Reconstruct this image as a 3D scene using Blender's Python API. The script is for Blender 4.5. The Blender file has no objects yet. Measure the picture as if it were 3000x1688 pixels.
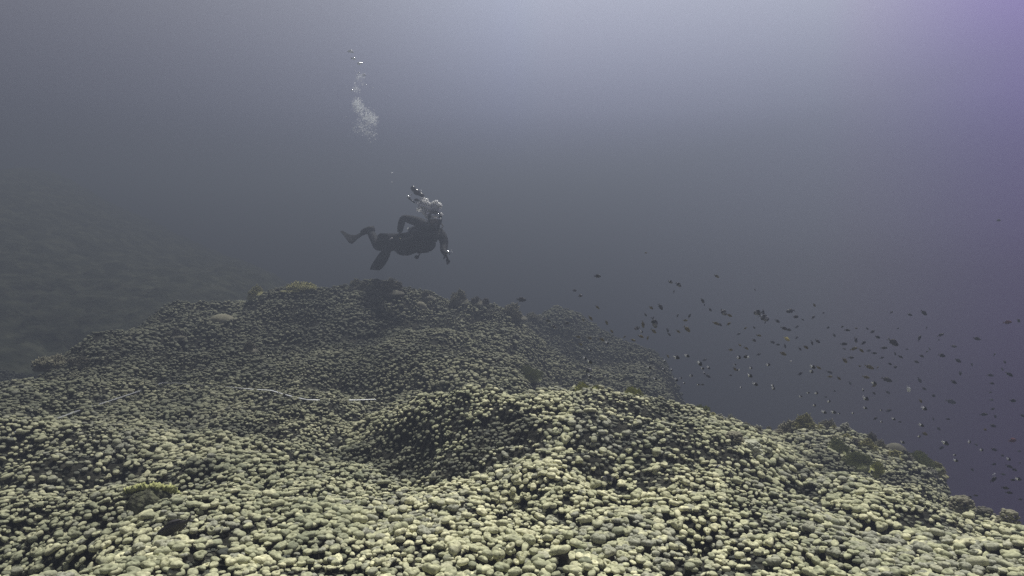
import bpy, bmesh, math, random
import numpy as np
from mathutils import Vector, Matrix

random.seed(7)
RNG = np.random.default_rng(11)
SC = bpy.context.scene
COL = SC.collection
R = math.radians

# ------------------------------------------------------------------ camera
F_PX, W_PX, H_PX = 1955.0, 3000.0, 1688.0
PITCH = R(5.7)
cam_data = bpy.data.cameras.new("camera")
cam_data.sensor_width = 36.0
cam_data.lens = 36.0 * F_PX / W_PX
cam_data.clip_start, cam_data.clip_end = 0.05, 400.0
cam = bpy.data.objects.new("camera", cam_data)
cam.rotation_euler = (math.pi / 2 - PITCH, 0, 0)
COL.objects.link(cam)
SC.camera = cam

# ------------------------------------------------------------------ water light: sky dome + sun
world = bpy.data.worlds.new("World")
SC.world = world
world.use_nodes = True
wn, wl = world.node_tree.nodes, world.node_tree.links
for n in list(wn):
    wn.remove(n)
w_out = wn.new("ShaderNodeOutputWorld")
w_bg = wn.new("ShaderNodeBackground")
w_tc = wn.new("ShaderNodeTexCoord")
w_sep = wn.new("ShaderNodeSeparateXYZ")
wl.new(w_tc.outputs["Generated"], w_sep.inputs[0])


def w_ramp(stops, interp="EASE"):
    r = wn.new("ShaderNodeValToRGB")
    r.color_ramp.interpolation = interp
    els = r.color_ramp.elements
    els[0].position, els[0].color = stops[0][0], (*stops[0][1], 1)
    els[1].position, els[1].color = stops[1][0], (*stops[1][1], 1)
    for p, c in stops[2:]:
        e = els.new(p)
        e.color = (*c, 1)
    return r


# brightness of the open water by elevation (z of the view direction, -1..1 -> 0..1)
w_mz = wn.new("ShaderNodeMapRange")
w_mz.inputs["From Min"].default_value = -1
w_mz.inputs["From Max"].default_value = 1
wl.new(w_sep.outputs["Z"], w_mz.inputs["Value"])
elev = w_ramp([(0.0, (.02, .021, .02)), (0.40, (.08, .08, .09)), (0.47, (.11, .11, .135)), (0.50, (.15, .155, .20)),
               (0.543, (.18, .186, .27)), (0.578, (.27, .28, .43)), (0.655, (.54, .56, .69)), (0.71, (.58, .60, .70)), (0.78, (.26, .27, .29)), (1.0, (.20, .21, .22))], "B_SPLINE")
wl.new(w_mz.outputs[0], elev.inputs[0])
# tint of the open water by azimuth: dull towards the reef wall, violet towards the open sea
w_at = wn.new("ShaderNodeMath"); w_at.operation = "ARCTAN2"
wl.new(w_sep.outputs["X"], w_at.inputs[0]); wl.new(w_sep.outputs["Y"], w_at.inputs[1])
w_ma = wn.new("ShaderNodeMapRange")
w_ma.inputs["From Min"].default_value = R(-60)
w_ma.inputs["From Max"].default_value = R(60)
wl.new(w_at.outputs[0], w_ma.inputs["Value"])
az = w_ramp([(0.0, (.6, .6, .6)), (0.11, (.36, .34, .33)), (0.20, (.33, .315, .31)), (0.38, (.62, .61, .60)), (0.50, (.98, 1.0, 1.0)),
             (0.60, (1.13, 1.18, 1.40)), (0.68, (1.14, 1.10, 2.1)), (0.74, (.96, .86, 1.55)), (0.80, (.70, .46, 1.05)), (0.87, (.7, .36, 1.1)), (1.0, (.7, .7, .72))], "B_SPLINE")
wl.new(w_ma.outputs[0], az.inputs[0])
w_mul = wn.new("ShaderNodeMix"); w_mul.data_type = "RGBA"; w_mul.blend_type = "MULTIPLY"
w_mul.inputs[0].default_value = 1.0
wl.new(elev.outputs[0], w_mul.inputs[6]); wl.new(az.outputs[0], w_mul.inputs[7])
wl.new(w_mul.outputs[2], w_bg.inputs["Color"])
w_bg.inputs["Strength"].default_value = 0.70
wl.new(w_bg.outputs[0], w_out.inputs["Surface"])

SUN_DIR = Vector((0.16, 0.46, 0.87)).normalized()      # towards the sun
sun_data = bpy.data.lights.new("sun", "SUN")
sun_data.energy = 5.0
sun_data.angle = R(10)
sun_data.color = (1.0, 0.98, 0.90)
sun = bpy.data.objects.new("sun", sun_data)
sun.rotation_euler = SUN_DIR.to_track_quat("Z", "Y").to_euler()
sun.location = (4, 2, 30)
COL.objects.link(sun)

SC.view_settings.view_transform = "Standard"
SC.view_settings.look = "None"
SC.view_settings.exposure = 0.8
SC.view_settings.gamma = 1.0
SC.render.engine = "CYCLES"
SC.cycles.use_denoising = False
SC.cycles.max_bounces = 10
SC.cycles.diffuse_bounces = 6
SC.cycles.glossy_bounces = 2
SC.cycles.transmission_bounces = 8
SC.cycles.volume_bounces = 0
SC.cycles.transparent_max_bounces = 32

HAZE_DENSITY = 0.078
HAZE_COLOR = (0.180, 0.203, 0.258)

# ------------------------------------------------------------------ helpers
cP, sP = math.cos(PITCH), math.sin(PITCH)


def P(px, py, d):
    """The point d metres ahead of the camera whose image is (px, py) in the 3000 px photograph."""
    a, b = (px - W_PX / 2) / F_PX * d, (H_PX / 2 - py) / F_PX * d
    return Vector((a, d * cP + b * sP, -d * sP + b * cP))


def Pn(px, py, d):
    a, b = (px - W_PX / 2) / F_PX * d, (H_PX / 2 - py) / F_PX * d
    return a, d * cP + b * sP, -d * sP + b * cP


def proj(x, y, z):
    d = y * cP - z * sP
    b = y * sP + z * cP
    return W_PX / 2 + x / d * F_PX, H_PX / 2 - b / d * F_PX, d


def tag(o, label=None, cat=None, group=None, kind=None):
    for k, v in (("label", label), ("category", cat), ("group", group), ("kind", kind)):
        if v:
            o[k] = v
    return o


def link(name, mesh, parent=None):
    o = bpy.data.objects.new(name, mesh)
    COL.objects.link(o)
    if parent is not None:
        o.parent = parent
    return o


def empty(name, loc=(0, 0, 0)):
    o = bpy.data.objects.new(name, None)
    o.empty_display_size = 0.1
    o.location = loc
    COL.objects.link(o)
    return o


def np_mesh(name, verts, faces, mats, smooth=True, mat_idx=None, attr=None):
    """faces: (n,4) int array; a quad whose last two corners agree is a triangle."""
    verts = np.asarray(verts, np.float32)
    faces = np.asarray(faces, np.int32)
    me = bpy.data.meshes.new(name)
    nv, nf = len(verts), len(faces)
    me.vertices.add(nv)
    me.vertices.foreach_set("co", verts.ravel())
    tri = faces[:, 2] == faces[:, 3]
    if tri.any():
        counts = np.where(tri, 3, 4).astype(np.int32)
        keep = np.ones((nf, 4), bool)
        keep[tri, 3] = False
        loops = faces[keep]
    else:
        counts = np.full(nf, 4, np.int32)
        loops = faces.ravel()
    starts = np.concatenate(([0], np.cumsum(counts)[:-1])).astype(np.int32)
    me.loops.add(len(loops))
    me.loops.foreach_set("vertex_index", loops)
    me.polygons.add(nf)
    me.polygons.foreach_set("loop_start", starts)
    me.polygons.foreach_set("loop_total", counts)
    if mat_idx is not None:
        me.polygons.foreach_set("material_index", np.asarray(mat_idx, np.int32))
    if attr is not None:
        a = me.attributes.new("growth", "FLOAT_COLOR", "POINT")
        a.data.foreach_set("color", np.asarray(attr, np.float32).ravel())
    for m in mats:
        me.materials.append(m)
    me.update(calc_edges=True)
    me.polygons.foreach_set("use_smooth", np.full(nf, bool(smooth)))
    return me


class MB:
    """Collects shapes for one mesh."""

    def __init__(self):
        self.v, self.f, self.m = [], [], []

    def add(self, verts, faces, mi=0):
        o = len(self.v)
        self.v.extend([tuple(p) for p in verts])
        for f in faces:
            f = tuple(i + o for i in f)
            if len(f) == 3:
                f = (*f, f[2])
            self.f.append(f)
            self.m.append(mi)

    def tube(self, pts, radii, n=8, mi=0, cap=True):
        pts = [Vector(p) for p in pts]
        if not hasattr(radii, "__len__"):
            radii = [radii] * len(pts)
        verts, faces = [], []
        up = None
        for i, p in enumerate(pts):
            t = (pts[min(i + 1, len(pts) - 1)] - pts[max(i - 1, 0)]).normalized()
            if up is None:
                up = t.orthogonal().normalized()
            up = (up - t * up.dot(t))
            up = up.normalized() if up.length > 1e-6 else t.orthogonal().normalized()
            w = t.cross(up)
            for k in range(n):
                a = 2 * math.pi * k / n
                verts.append(p + (up * math.cos(a) + w * math.sin(a)) * radii[i])
        for i in range(len(pts) - 1):
            for k in range(n):
                a, b = i * n + k, i * n + (k + 1) % n
                faces.append((a, b, b + n, a + n))
        if cap:
            for ring, p in ((0, pts[0]), (len(pts) - 1, pts[-1])):
                verts.append(p)
                c = len(verts) - 1
                for k in range(n):
                    a, b = ring * n + k, ring * n + (k + 1) % n
                    faces.append((b, a, c) if ring == 0 else (a, b, c))
        self.add(verts, faces, mi)

    def ball(self, c, r, n=10, m=7, mi=0, rot=None):
        if not hasattr(r, "__len__"):
            r = (r, r, r)
        verts, faces = [], []
        for i in range(m + 1):
            t = math.pi * i / m
            for k in range(n):
                a = 2 * math.pi * k / n
                p = Vector((r[0] * math.sin(t) * math.cos(a), r[1] * math.sin(t) * math.sin(a), r[2] * math.cos(t)))
                if rot is not None:
                    p = rot @ p
                verts.append(Vector(c) + p)
        for i in range(m):
            for k in range(n):
                a, b = i * n + k, i * n + (k + 1) % n
                faces.append((a, a + n, b + n, b))
        self.add(verts, faces, mi)

    def build(self, name, mats, parent=None, smooth=True):
        if not isinstance(mats, (list, tuple)):
            mats = [mats]
        return link(name, np_mesh(name, np.array(self.v), np.array(self.f), mats, smooth, self.m), parent)


# value noise in numpy -------------------------------------------------
def _hash(ix, iy, seed):
    h = (ix * 374761393 + iy * 668265263 + seed * 974634777) & 0xFFFFFFFF
    h = ((h ^ (h >> 13)) * 1274126177) & 0xFFFFFFFF
    h = h ^ (h >> 16)
    return (h & 0xFFFFFF) / float(0xFFFFFF)


def vnoise(x, y, seed=0):
    x = np.asarray(x, float); y = np.asarray(y, float)
    ix, iy = np.floor(x).astype(np.int64), np.floor(y).astype(np.int64)
    fx, fy = x - ix, y - iy
    fx, fy = fx * fx * (3 - 2 * fx), fy * fy * (3 - 2 * fy)
    a, b = _hash(ix, iy, seed), _hash(ix + 1, iy, seed)
    c, d = _hash(ix, iy + 1, seed), _hash(ix + 1, iy + 1, seed)
    return (a * (1 - fx) + b * fx) * (1 - fy) + (c * (1 - fx) + d * fx) * fy


def clumps(x, y, cell, seed):
    """Rounded hummocks, one per jittered cell: 0 in the cracks, 1 on the tops."""
    x = np.asarray(x, float) / cell; y = np.asarray(y, float) / cell
    ix, iy = np.floor(x).astype(np.int64), np.floor(y).astype(np.int64)
    best = np.full(x.shape, 9.0)
    for dx in (-1, 0, 1):
        for dy in (-1, 0, 1):
            cx = ix + dx + 0.15 + 0.7 * _hash(ix + dx, iy + dy, seed)
            cy = iy + dy + 0.15 + 0.7 * _hash(ix + dx, iy + dy, seed + 5)
            best = np.minimum(best, (x - cx) ** 2 + (y - cy) ** 2)
    return np.sqrt(np.clip(1 - best / 0.75, 0, 1))


# ------------------------------------------------------------------ materials
def mat(name, color, rough=0.7, metal=0.0, alpha=None, spec=None, noise=None, bump=None, trans=None, ior=None):
    m = bpy.data.materials.new(name)
    m.use_nodes = True
    nt = m.node_tree
    b = nt.nodes["Principled BSDF"]
    b.inputs["Base Color"].default_value = (*color, 1)
    b.inputs["Roughness"].default_value = rough
    b.inputs["Metallic"].default_value = metal
    if spec is not None:
        b.inputs["Specular IOR Level"].default_value = spec
    if alpha is not None:
        b.inputs["Alpha"].default_value = alpha
    if trans is not None:
        b.inputs["Transmission Weight"].default_value = trans
    if ior is not None:
        b.inputs["IOR"].default_value = ior
    if noise:
        scale, c2, lo, hi = noise
        tc = nt.nodes.new("ShaderNodeTexCoord")
        t = nt.nodes.new("ShaderNodeTexNoise")
        t.inputs["Scale"].default_value = scale
        t.inputs["Detail"].default_value = 4
        nt.links.new(tc.outputs["Object"], t.inputs["Vector"])
        mr = nt.nodes.new("ShaderNodeMapRange")
        mr.inputs["From Min"].default_value = lo
        mr.inputs["From Max"].default_value = hi
        nt.links.new(t.outputs["Fac"], mr.inputs["Value"])
        mx = nt.nodes.new("ShaderNodeMix"); mx.data_type = "RGBA"
        mx.inputs[6].default_value = (*color, 1)
        mx.inputs[7].default_value = (*c2, 1)
        nt.links.new(mr.outputs[0], mx.inputs[0])
        nt.links.new(mx.outputs[2], b.inputs["Base Color"])
    if bump:
        scale, strength, dist = bump
        tc = nt.nodes.new("ShaderNodeTexCoord")
        t = nt.nodes.new("ShaderNodeTexNoise")
        t.inputs["Scale"].default_value = scale
        t.inputs["Detail"].default_value = 5
        nt.links.new(tc.outputs["Object"], t.inputs["Vector"])
        bp = nt.nodes.new("ShaderNodeBump")
        bp.inputs["Strength"].default_value = strength
        bp.inputs["Distance"].default_value = dist
        nt.links.new(t.outputs["Fac"], bp.inputs["Height"])
        nt.links.new(bp.outputs["Normal"], b.inputs["Normal"])
    return m


def lobe_material():
    """Living cream coral; growth.r varies its tint from head to head, growth.g marks dead, algae-covered heads."""
    m = bpy.data.materials.new("lobed_coral")
    m.use_nodes = True
    nt = m.node_tree
    L = nt.links.new
    b = nt.nodes["Principled BSDF"]
    b.inputs["Roughness"].default_value = 0.85
    b.inputs["Specular IOR Level"].default_value = 0.15
    at = nt.nodes.new("ShaderNodeAttribute"); at.attribute_name = "growth"
    sp = nt.nodes.new("ShaderNodeSeparateColor")
    L(at.outputs["Color"], sp.inputs[0])
    ramp = nt.nodes.new("ShaderNodeValToRGB")
    e = ramp.color_ramp.elements
    e[0].position, e[0].color = 0.0, (.25, .265, .18, 1)
    e[1].position, e[1].color = 1.0, (.72, .70, .465, 1)
    k = e.new(0.45); k.color = (.46, .465, .30, 1)
    k = e.new(0.75); k.color = (.58, .57, .375, 1)
    L(sp.outputs[0], ramp.inputs[0])
    geo = nt.nodes.new("ShaderNodeNewGeometry")
    n1 = nt.nodes.new("ShaderNodeTexNoise"); n1.inputs["Scale"].default_value = 55; n1.inputs["Detail"].default_value = 4
    L(geo.outputs["Position"], n1.inputs["Vector"])
    n2 = nt.nodes.new("ShaderNodeTexNoise"); n2.inputs["Scale"].default_value = 3.2; n2.inputs["Detail"].default_value = 5
    L(geo.outputs["Position"], n2.inputs["Vector"])
    # mottling
    mr = nt.nodes.new("ShaderNodeMapRange")
    mr.inputs["From Min"].default_value = .35; mr.inputs["From Max"].default_value = .68
    mr.inputs["To Min"].default_value = .62; mr.inputs["To Max"].default_value = 1.1
    L(n1.outputs["Fac"], mr.inputs["Value"])
    mul = nt.nodes.new("ShaderNodeMix"); mul.data_type = "RGBA"; mul.blend_type = "MULTIPLY"; mul.inputs[0].default_value = 1
    L(ramp.outputs[0], mul.inputs[6]); L(mr.outputs[0], mul.inputs[7])
    # dead, algae-covered skin
    dr = nt.nodes.new("ShaderNodeValToRGB")
    d = dr.color_ramp.elements
    d[0].position, d[0].color = .32, (.13, .135, .10, 1)
    d[1].position, d[1].color = .70, (.42, .42, .34, 1)
    n3 = nt.nodes.new("ShaderNodeTexNoise"); n3.inputs["Scale"].default_value = 95; n3.inputs["Detail"].default_value = 6
    L(geo.outputs["Position"], n3.inputs["Vector"])
    L(n3.outputs["Fac"], dr.inputs[0])
    th = nt.nodes.new("ShaderNodeMath"); th.operation = "ADD"
    L(sp.outputs[1], th.inputs[0])
    mr2 = nt.nodes.new("ShaderNodeMapRange")
    mr2.inputs["From Min"].default_value = .56; mr2.inputs["From Max"].default_value = .74
    mr2.inputs["To Max"].default_value = .8
    L(n2.outputs["Fac"], mr2.inputs["Value"])
    L(mr2.outputs[0], th.inputs[1])
    th.use_clamp = True
    mx = nt.nodes.new("ShaderNodeMix"); mx.data_type = "RGBA"
    L(th.outputs[0], mx.inputs[0]); L(mul.outputs[2], mx.inputs[6]); L(dr.outputs[0], mx.inputs[7])
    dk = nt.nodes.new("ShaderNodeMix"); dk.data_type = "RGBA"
    dk.inputs[7].default_value = (.055, .06, .052, 1)  # growth.b: painted dimming, besides dark algae patches and dark rubble
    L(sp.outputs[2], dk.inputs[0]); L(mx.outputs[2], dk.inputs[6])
    L(dk.outputs[2], b.inputs["Base Color"])
    bp = nt.nodes.new("ShaderNodeBump"); bp.inputs["Strength"].default_value = .5; bp.inputs["Distance"].default_value = .006
    L(n3.outputs["Fac"], bp.inputs["Height"])
    L(bp.outputs["Normal"], b.inputs["Normal"])
    return m


M_LOBE = lobe_material()
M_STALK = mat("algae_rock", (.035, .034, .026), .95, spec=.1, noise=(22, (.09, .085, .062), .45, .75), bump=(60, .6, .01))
M_REEF = mat("reef_rock", (.020, .020, .016), .95, spec=.1, noise=(9, (.06, .058, .045), .5, .8), bump=(35, .8, .03))
M_TURF = mat("turf_algae_rock", (.030, .034, .024), .95, spec=.1, noise=(2.6, (.075, .08, .055), .45, .75), bump=(5, .8, .12))


# ------------------------------------------------------------------ the reef slope
# columns of the photograph: (distance, row of the photograph) or (distance, "z", height)
COLS = {
    -500: [(2.4, "z", -1.4), (4, "z", -1.55), (6, "z", -1.6), (7.5, "z", -2.0), (9, "z", -3.0), (12, "z", -2.6), (16, "z", -.6), (20, "z", .8), (25, "z", 1.9), (31, "z", 2.3)],
    0: [(2.15, 1700), (2.5, "z", -1.52), (2.9, "z", -1.55), (3.3, 1520), (3.9, 1390), (4.7, 1270), (5.7, 1180), (6.5, 1105), (7.2, "z", -1.95), (9, "z", -3.2), (11.5, "z", -3.0), (13.5, 1010), (16.5, 770), (20, 600), (25, 490), (31, 470)],
    250: [(2.2, 1695), (3.0, 1530), (3.6, 1440), (4.7, 1290), (5.8, 1190), (6.8, 1110), (7.8, 1045), (8.6, 990), (9.6, "z", -2.3), (11.5, "z", -3.0), (14.5, 940), (18, 755), (22, 640), (28, 555), (32, 530)],
    500: [(2.3, 1690), (3.5, 1430), (4.7, 1290), (6, 1190), (7, 1118), (8, 1040), (9.2, 960), (10.3, 895), (11.3, "z", -1.9), (13, "z", -2.5), (16, 860), (20, 765), (26, 690), (31, 665)],
    800: [(2.3, 1700), (3.5, 1430), (4.7, 1290), (5.6, 1215), (6.3, 1165), (7.3, 1090), (8.5, 1000), (9.6, 920), (10.8, 840), (11.8, "z", -1.8), (14, "z", -3.0), (19, 835), (25, 800), (30, 800)],
    1050: [(2.3, 1700), (3.4, 1450), (4.2, 1370), (5, 1290), (5.5, 1240), (6.2, 1192), (7.2, 1110), (8.3, 1010), (9.6, 920), (11, 835), (12, "z", -1.9), (15, "z", -4), (19, "z", -5)],
    1150: [(2.3, 1700), (3.2, 1500), (3.8, 1425), (4.3, 1385), (4.9, 1212), (5.3, 1185), (6.1, "z", -1.85), (7.2, 1098), (8.3, 1005), (9.7, 922), (11.1, 846), (12.1, "z", -2.0)],
    1250: [(2.3, 1700), (3.1, 1515), (3.8, 1412), (4.1, 1388), (4.66, 1185), (5.3, 1143), (6.0, "z", -1.8), (7.2, 1085), (8.3, 1000), (9.8, 925), (11.2, 862), (12.2, "z", -2.0), (15, "z", -4), (19, "z", -6)],
    1450: [(2.3, 1690), (3.1, 1500), (3.7, 1395), (4.2, 1310), (4.55, 1165), (5.2, 1112), (6, "z", -1.85), (7.0, 1110), (7.8, 1035), (8.4, "z", -1.75), (9.8, 945), (11.2, 900), (12.2, "z", -2.3), (15, "z", -5), (19, "z", -7)],
    1530: [(2.3, 1690), (3.1, 1500), (3.8, 1360), (4.35, 1235), (4.9, 1135), (5.25, 1106), (6, "z", -1.82), (7.2, 1125), (8.4, 1055), (9.9, 985), (11.5, 940), (13.2, 922), (14.4, "z", -2.8), (17, "z", -5.5), (20, "z", -7)],
    1600: [(2.3, 1690), (3.1, 1500), (3.8, 1350), (4.4, 1220), (5, 1122), (5.3, 1102), (6, "z", -1.8), (7.5, "z", -2.5), (10, 1090), (12.8, 1005), (15, 934), (16.2, "z", -3.6), (18, "z", -6), (20, "z", -7)],
    1800: [(2.3, 1690), (3.1, 1500), (3.8, 1340), (4.4, 1230), (5, 1150), (5.2, 1134), (6, "z", -1.75), (7, "z", -2.4), (10, 1125), (12.6, 1055), (14.4, 996), (15.6, "z", -4.0), (18, "z", -7), (20, "z", -8)],
    1950: [(2.3, 1690), (3.1, 1500), (3.9, 1340), (4.6, 1240), (5.2, 1168), (5.6, 1152), (6.6, "z", -2.2), (8, "z", -2.9), (10.6, 1150), (12.6, 1090), (13.8, 1066), (15.2, "z", -5.0), (18, "z", -8), (20, "z", -9)],
    2150: [(2.3, 1690), (3.1, 1500), (3.9, 1365), (4.6, 1265), (5.2, 1208), (5.8, 1182), (6.8, "z", -2.5), (9, "z", -4.2), (12, "z", -5.8), (17, "z", -9), (20, "z", -10)],
    2350: [(2.3, 1690), (3.1, 1530), (3.9, 1412), (4.5, 1335), (5.0, 1290), (5.4, 1280), (5.9, 1266), (6.4, 1248), (7.4, "z", -2.8), (10, "z", -5.2), (17, "z", -9.5), (20, "z", -10)],
    2600: [(2.3, 1690), (3.0, 1560), (3.7, 1468), (4.2, 1425), (4.8, 1410), (5.6, 1362), (6.2, 1335), (6.7, 1322), (7.6, "z", -3.2), (10, "z", -5.8), (17, "z", -10), (20, "z", -10.5)],
    2800: [(2.3, 1700), (2.9, 1600), (3.4, 1530), (3.9, 1500), (4.6, 1490), (5.4, 1475), (6.2, 1458), (7.2, "z", -3.7), (10, "z", -6.2), (17, "z", -10), (20, "z", -10.5)],
    2900: [(2.3, 1695), (2.9, 1600), (3.5, 1555), (4.3, 1530), (5.0, 1524), (5.8, "z", -3.1), (10, "z", -6.4), (17, "z", -10)],
    3000: [(2.3, 1690), (2.7, 1625), (3.2, 1572), (3.9, 1552), (4.6, 1556), (5.4, "z", -3.0), (7, "z", -4.4), (10, "z", -6.6), (17, "z", -10), (20, "z", -10.5)],
    3500: [(1.6, "z", -1.3), (2.3, "z", -1.4), (3, "z", -1.85), (4, "z", -2.8), (7, "z", -5), (12, "z", -8), (17, "z", -10), (20, "z", -11)],
}
cpts = []
for px, rows in COLS.items():
    for r in rows:
        if len(r) == 3:
            x, y, _ = Pn(px, 1000, r[0])
            cpts.append((x, y, r[2]))
        else:
            cpts.append(Pn(px, r[1], r[0]))
for ang in (-58, -40, -20, 0, 20, 40, 58):
    cpts.append((1.3 * math.sin(R(ang)), 1.3 * math.cos(R(ang)), -1.27))
    cpts.append((.5 * math.sin(R(ang)), .5 * math.cos(R(ang)), -1.3))
    cpts.append((40 * math.sin(R(ang)), 40 * math.cos(R(ang)), -3.0 if ang < -15 else -11))
cpts = np.array(cpts)


def warp(x, y):
    y = np.maximum(y, .05)
    return np.arctan2(x, y) * 1.6, np.log(np.hypot(x, y) + .35)


def _k(r2):
    return np.where(r2 > 1e-12, r2 * np.log(np.maximum(r2, 1e-12)), 0.0)


cu, cv = warp(cpts[:, 0], cpts[:, 1])
_n = len(cpts)
_A = _k((cu[:, None] - cu[None]) ** 2 + (cv[:, None] - cv[None]) ** 2) + np.eye(_n) * 0.001
_Q = np.stack([np.ones(_n), cu, cv], 1)
_S = np.block([[_A, _Q], [_Q.T, np.zeros((3, 3))]])
_sol = np.linalg.solve(_S, np.concatenate([cpts[:, 2], np.zeros(3)]))


def base_height(x, y):
    x = np.asarray(x, float); y = np.asarray(y, float)
    u, v = warp(x.ravel(), y.ravel())
    out = np.empty(len(u))
    for s in range(0, len(u), 20000):
        uu, vv = u[s:s + 20000], v[s:s + 20000]
        out[s:s + 20000] = _k((uu[:, None] - cu[None]) ** 2 + (vv[:, None] - cv[None]) ** 2) @ _sol[:_n] \
            + _sol[_n] + _sol[_n + 1] * uu + _sol[_n + 2] * vv
    return out.reshape(x.shape)


HOLLOWS = [(80, 1600, 2.6, .30, .20), (300, 1490, 3.1, .18, .10), (330, 1340, 4.1, .25, .12), (1270, 1320, 4.4, .27, .15), (1180, 1270, 4.65, .24, .09), (1390, 1290, 4.35, .18, .06), (1485, 1440, 3.4, .14, .16),
           (760, 1190, 5.9, .35, .14), (60, 1300, 4.3, .25, .12), (1760, 1395, 3.6, .14, .14), (2050, 1560, 2.8, .12, .10), (600, 1210, 5.5, .3, .12), (980, 1130, 6.8, .4, .14), (1380, 1010, 8.2, .5, .2),
           (820, 985, 8.7, .4, .18), (1050, 960, 9.0, .4, .18), (560, 1010, 8.5, .4, .2), (1250, 930, 9.8, .5, .2), (700, 900, 10.0, .4, .18), (2440, 1640, 2.5, .10, .10), (1500, 1640, 2.5, .08, .10)]
HOLLOW_XYR = [(*Pn(a, b, d)[:2], r, k) for a, b, d, r, k in HOLLOWS]


LOWER = [(*Pn(1360, 1140, 5.0)[:2], .5, .09), (*Pn(1700, 1125, 5.1)[:2], .9, .09), (*Pn(2250, 1210, 5.8)[:2], .9, .12), (*Pn(2370, 1290, 5.2)[:2], .55, .13), (*Pn(2560, 1410, 4.9)[:2], .55, .13), (*Pn(30, 1110, 6.3)[:2], 1.2, .14), (*Pn(1950, 1150, 5.5)[:2], .8, .06)]


def hollow(x, y):
    out = np.zeros(np.shape(x))
    for hx, hy, r, k in HOLLOW_XYR:
        out = np.maximum(out, np.exp(-((x - hx) ** 2 + (y - hy) ** 2) / (r * r)) * k / .16)
    return out


def height(x, y):
    x = np.asarray(x, float); y = np.asarray(y, float)
    z = base_height(x, y)
    wx = x + .25 * (vnoise(x * 2.1, y * 2.1, 3) - .5)
    wy = y + .25 * (vnoise(x * 2.1, y * 2.1, 4) - .5)
    dist = np.hypot(x, y)
    k = np.clip((dist - 1.5) / 2.5, .35, 1)
    z = z + k * (  .23 * (clumps(wx, wy, .62, 21) - .62) + .12 * (clumps(wx, wy, .27, 22) - .62) + .16 * (vnoise(x * .9, y * .9, 9) - .5))
    z = z - .17 * hollow(x, y)
    for lx, ly, lr, lk in LOWER:
        z = z - lk * np.exp(-((x - lx) ** 2 + (y - ly) ** 2) / (lr * lr))
    mid = np.clip((dist - 3.0) / 3, 0, 1)
    z = z + mid * .17 * (clumps(wx, wy, 1.35, 26) - .66) - .03 - .014 * dist
    far = np.clip((dist - 12.5) / 3, 0, 1) * (x < 0)
    z = z + far * (.35 * (clumps(wx, wy, 2.3, 31) - .6) + .25 * (clumps(wx, wy, .8, 32) - .6))
    z = np.where(z > 2.0, 2.0 + .45 * np.tanh((z - 2.0) / .45), z)
    return z


def grid_height(xs, ys):
    return height(xs, ys)


def hit(px, py, dmin=1.6, dmax=22.0):
    """Distance along the pixel's ray at which it meets the reef (on its smooth form)."""
    d = np.linspace(dmin, dmax, 900)
    x, y, z = Pn(px, py, d)
    h = height(x, y)
    below = np.nonzero(z < h)[0]
    return float(d[below[0]]) if len(below) else None


def build_reef():
    nu, nv = 420, 560
    ang = np.linspace(R(-64), R(64), nu)
    dist = np.exp(np.linspace(math.log(.55), math.log(36.0), nv))
    A, D = np.meshgrid(ang, dist)
    X, Y = D * np.sin(A), D * np.cos(A)
    Z = height(X, Y)
    v = np.stack([X, Y, Z], -1).reshape(-1, 3)
    i = np.arange(nv - 1)[:, None] * nu + np.arange(nu - 1)[None]
    f = np.stack([i, i + 1, i + nu + 1, i + nu], -1).reshape(-1, 4)
    f = f[(v[f][:, :, 0] < 8.3).all(1)]
    wall = ((v[f][:, :, 0] < -1.5) & (np.hypot(v[f][:, :, 0], v[f][:, :, 1]) > 12.3)).all(1)
    o = link("reef_ground", np_mesh("reef_ground", v, f, [M_REEF, M_TURF], True, wall.astype(np.int32)))
    tag(o, "dark rocky reef slope under the coral carpet", "reef", kind="structure")
    mb = MB()
    mb.add([(-44, -3, -12.5), (8.3, -3, -12.5), (8.3, 59, -12.5), (-44, 59, -12.5)], [(0, 1, 2, 3)])
    sb = mb.build("seabed", M_REEF)
    tag(sb, "dark sea floor far below the reef slope", "seabed", kind="structure")


build_reef()


# ------------------------------------------------------------------ coral lobes
LOBE_KINDS = ["round dome", "hollow ring", "sausage", "notched kidney", "three-lobed clump", "furrowed knob", "pitted knob", "flat button"]


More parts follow.
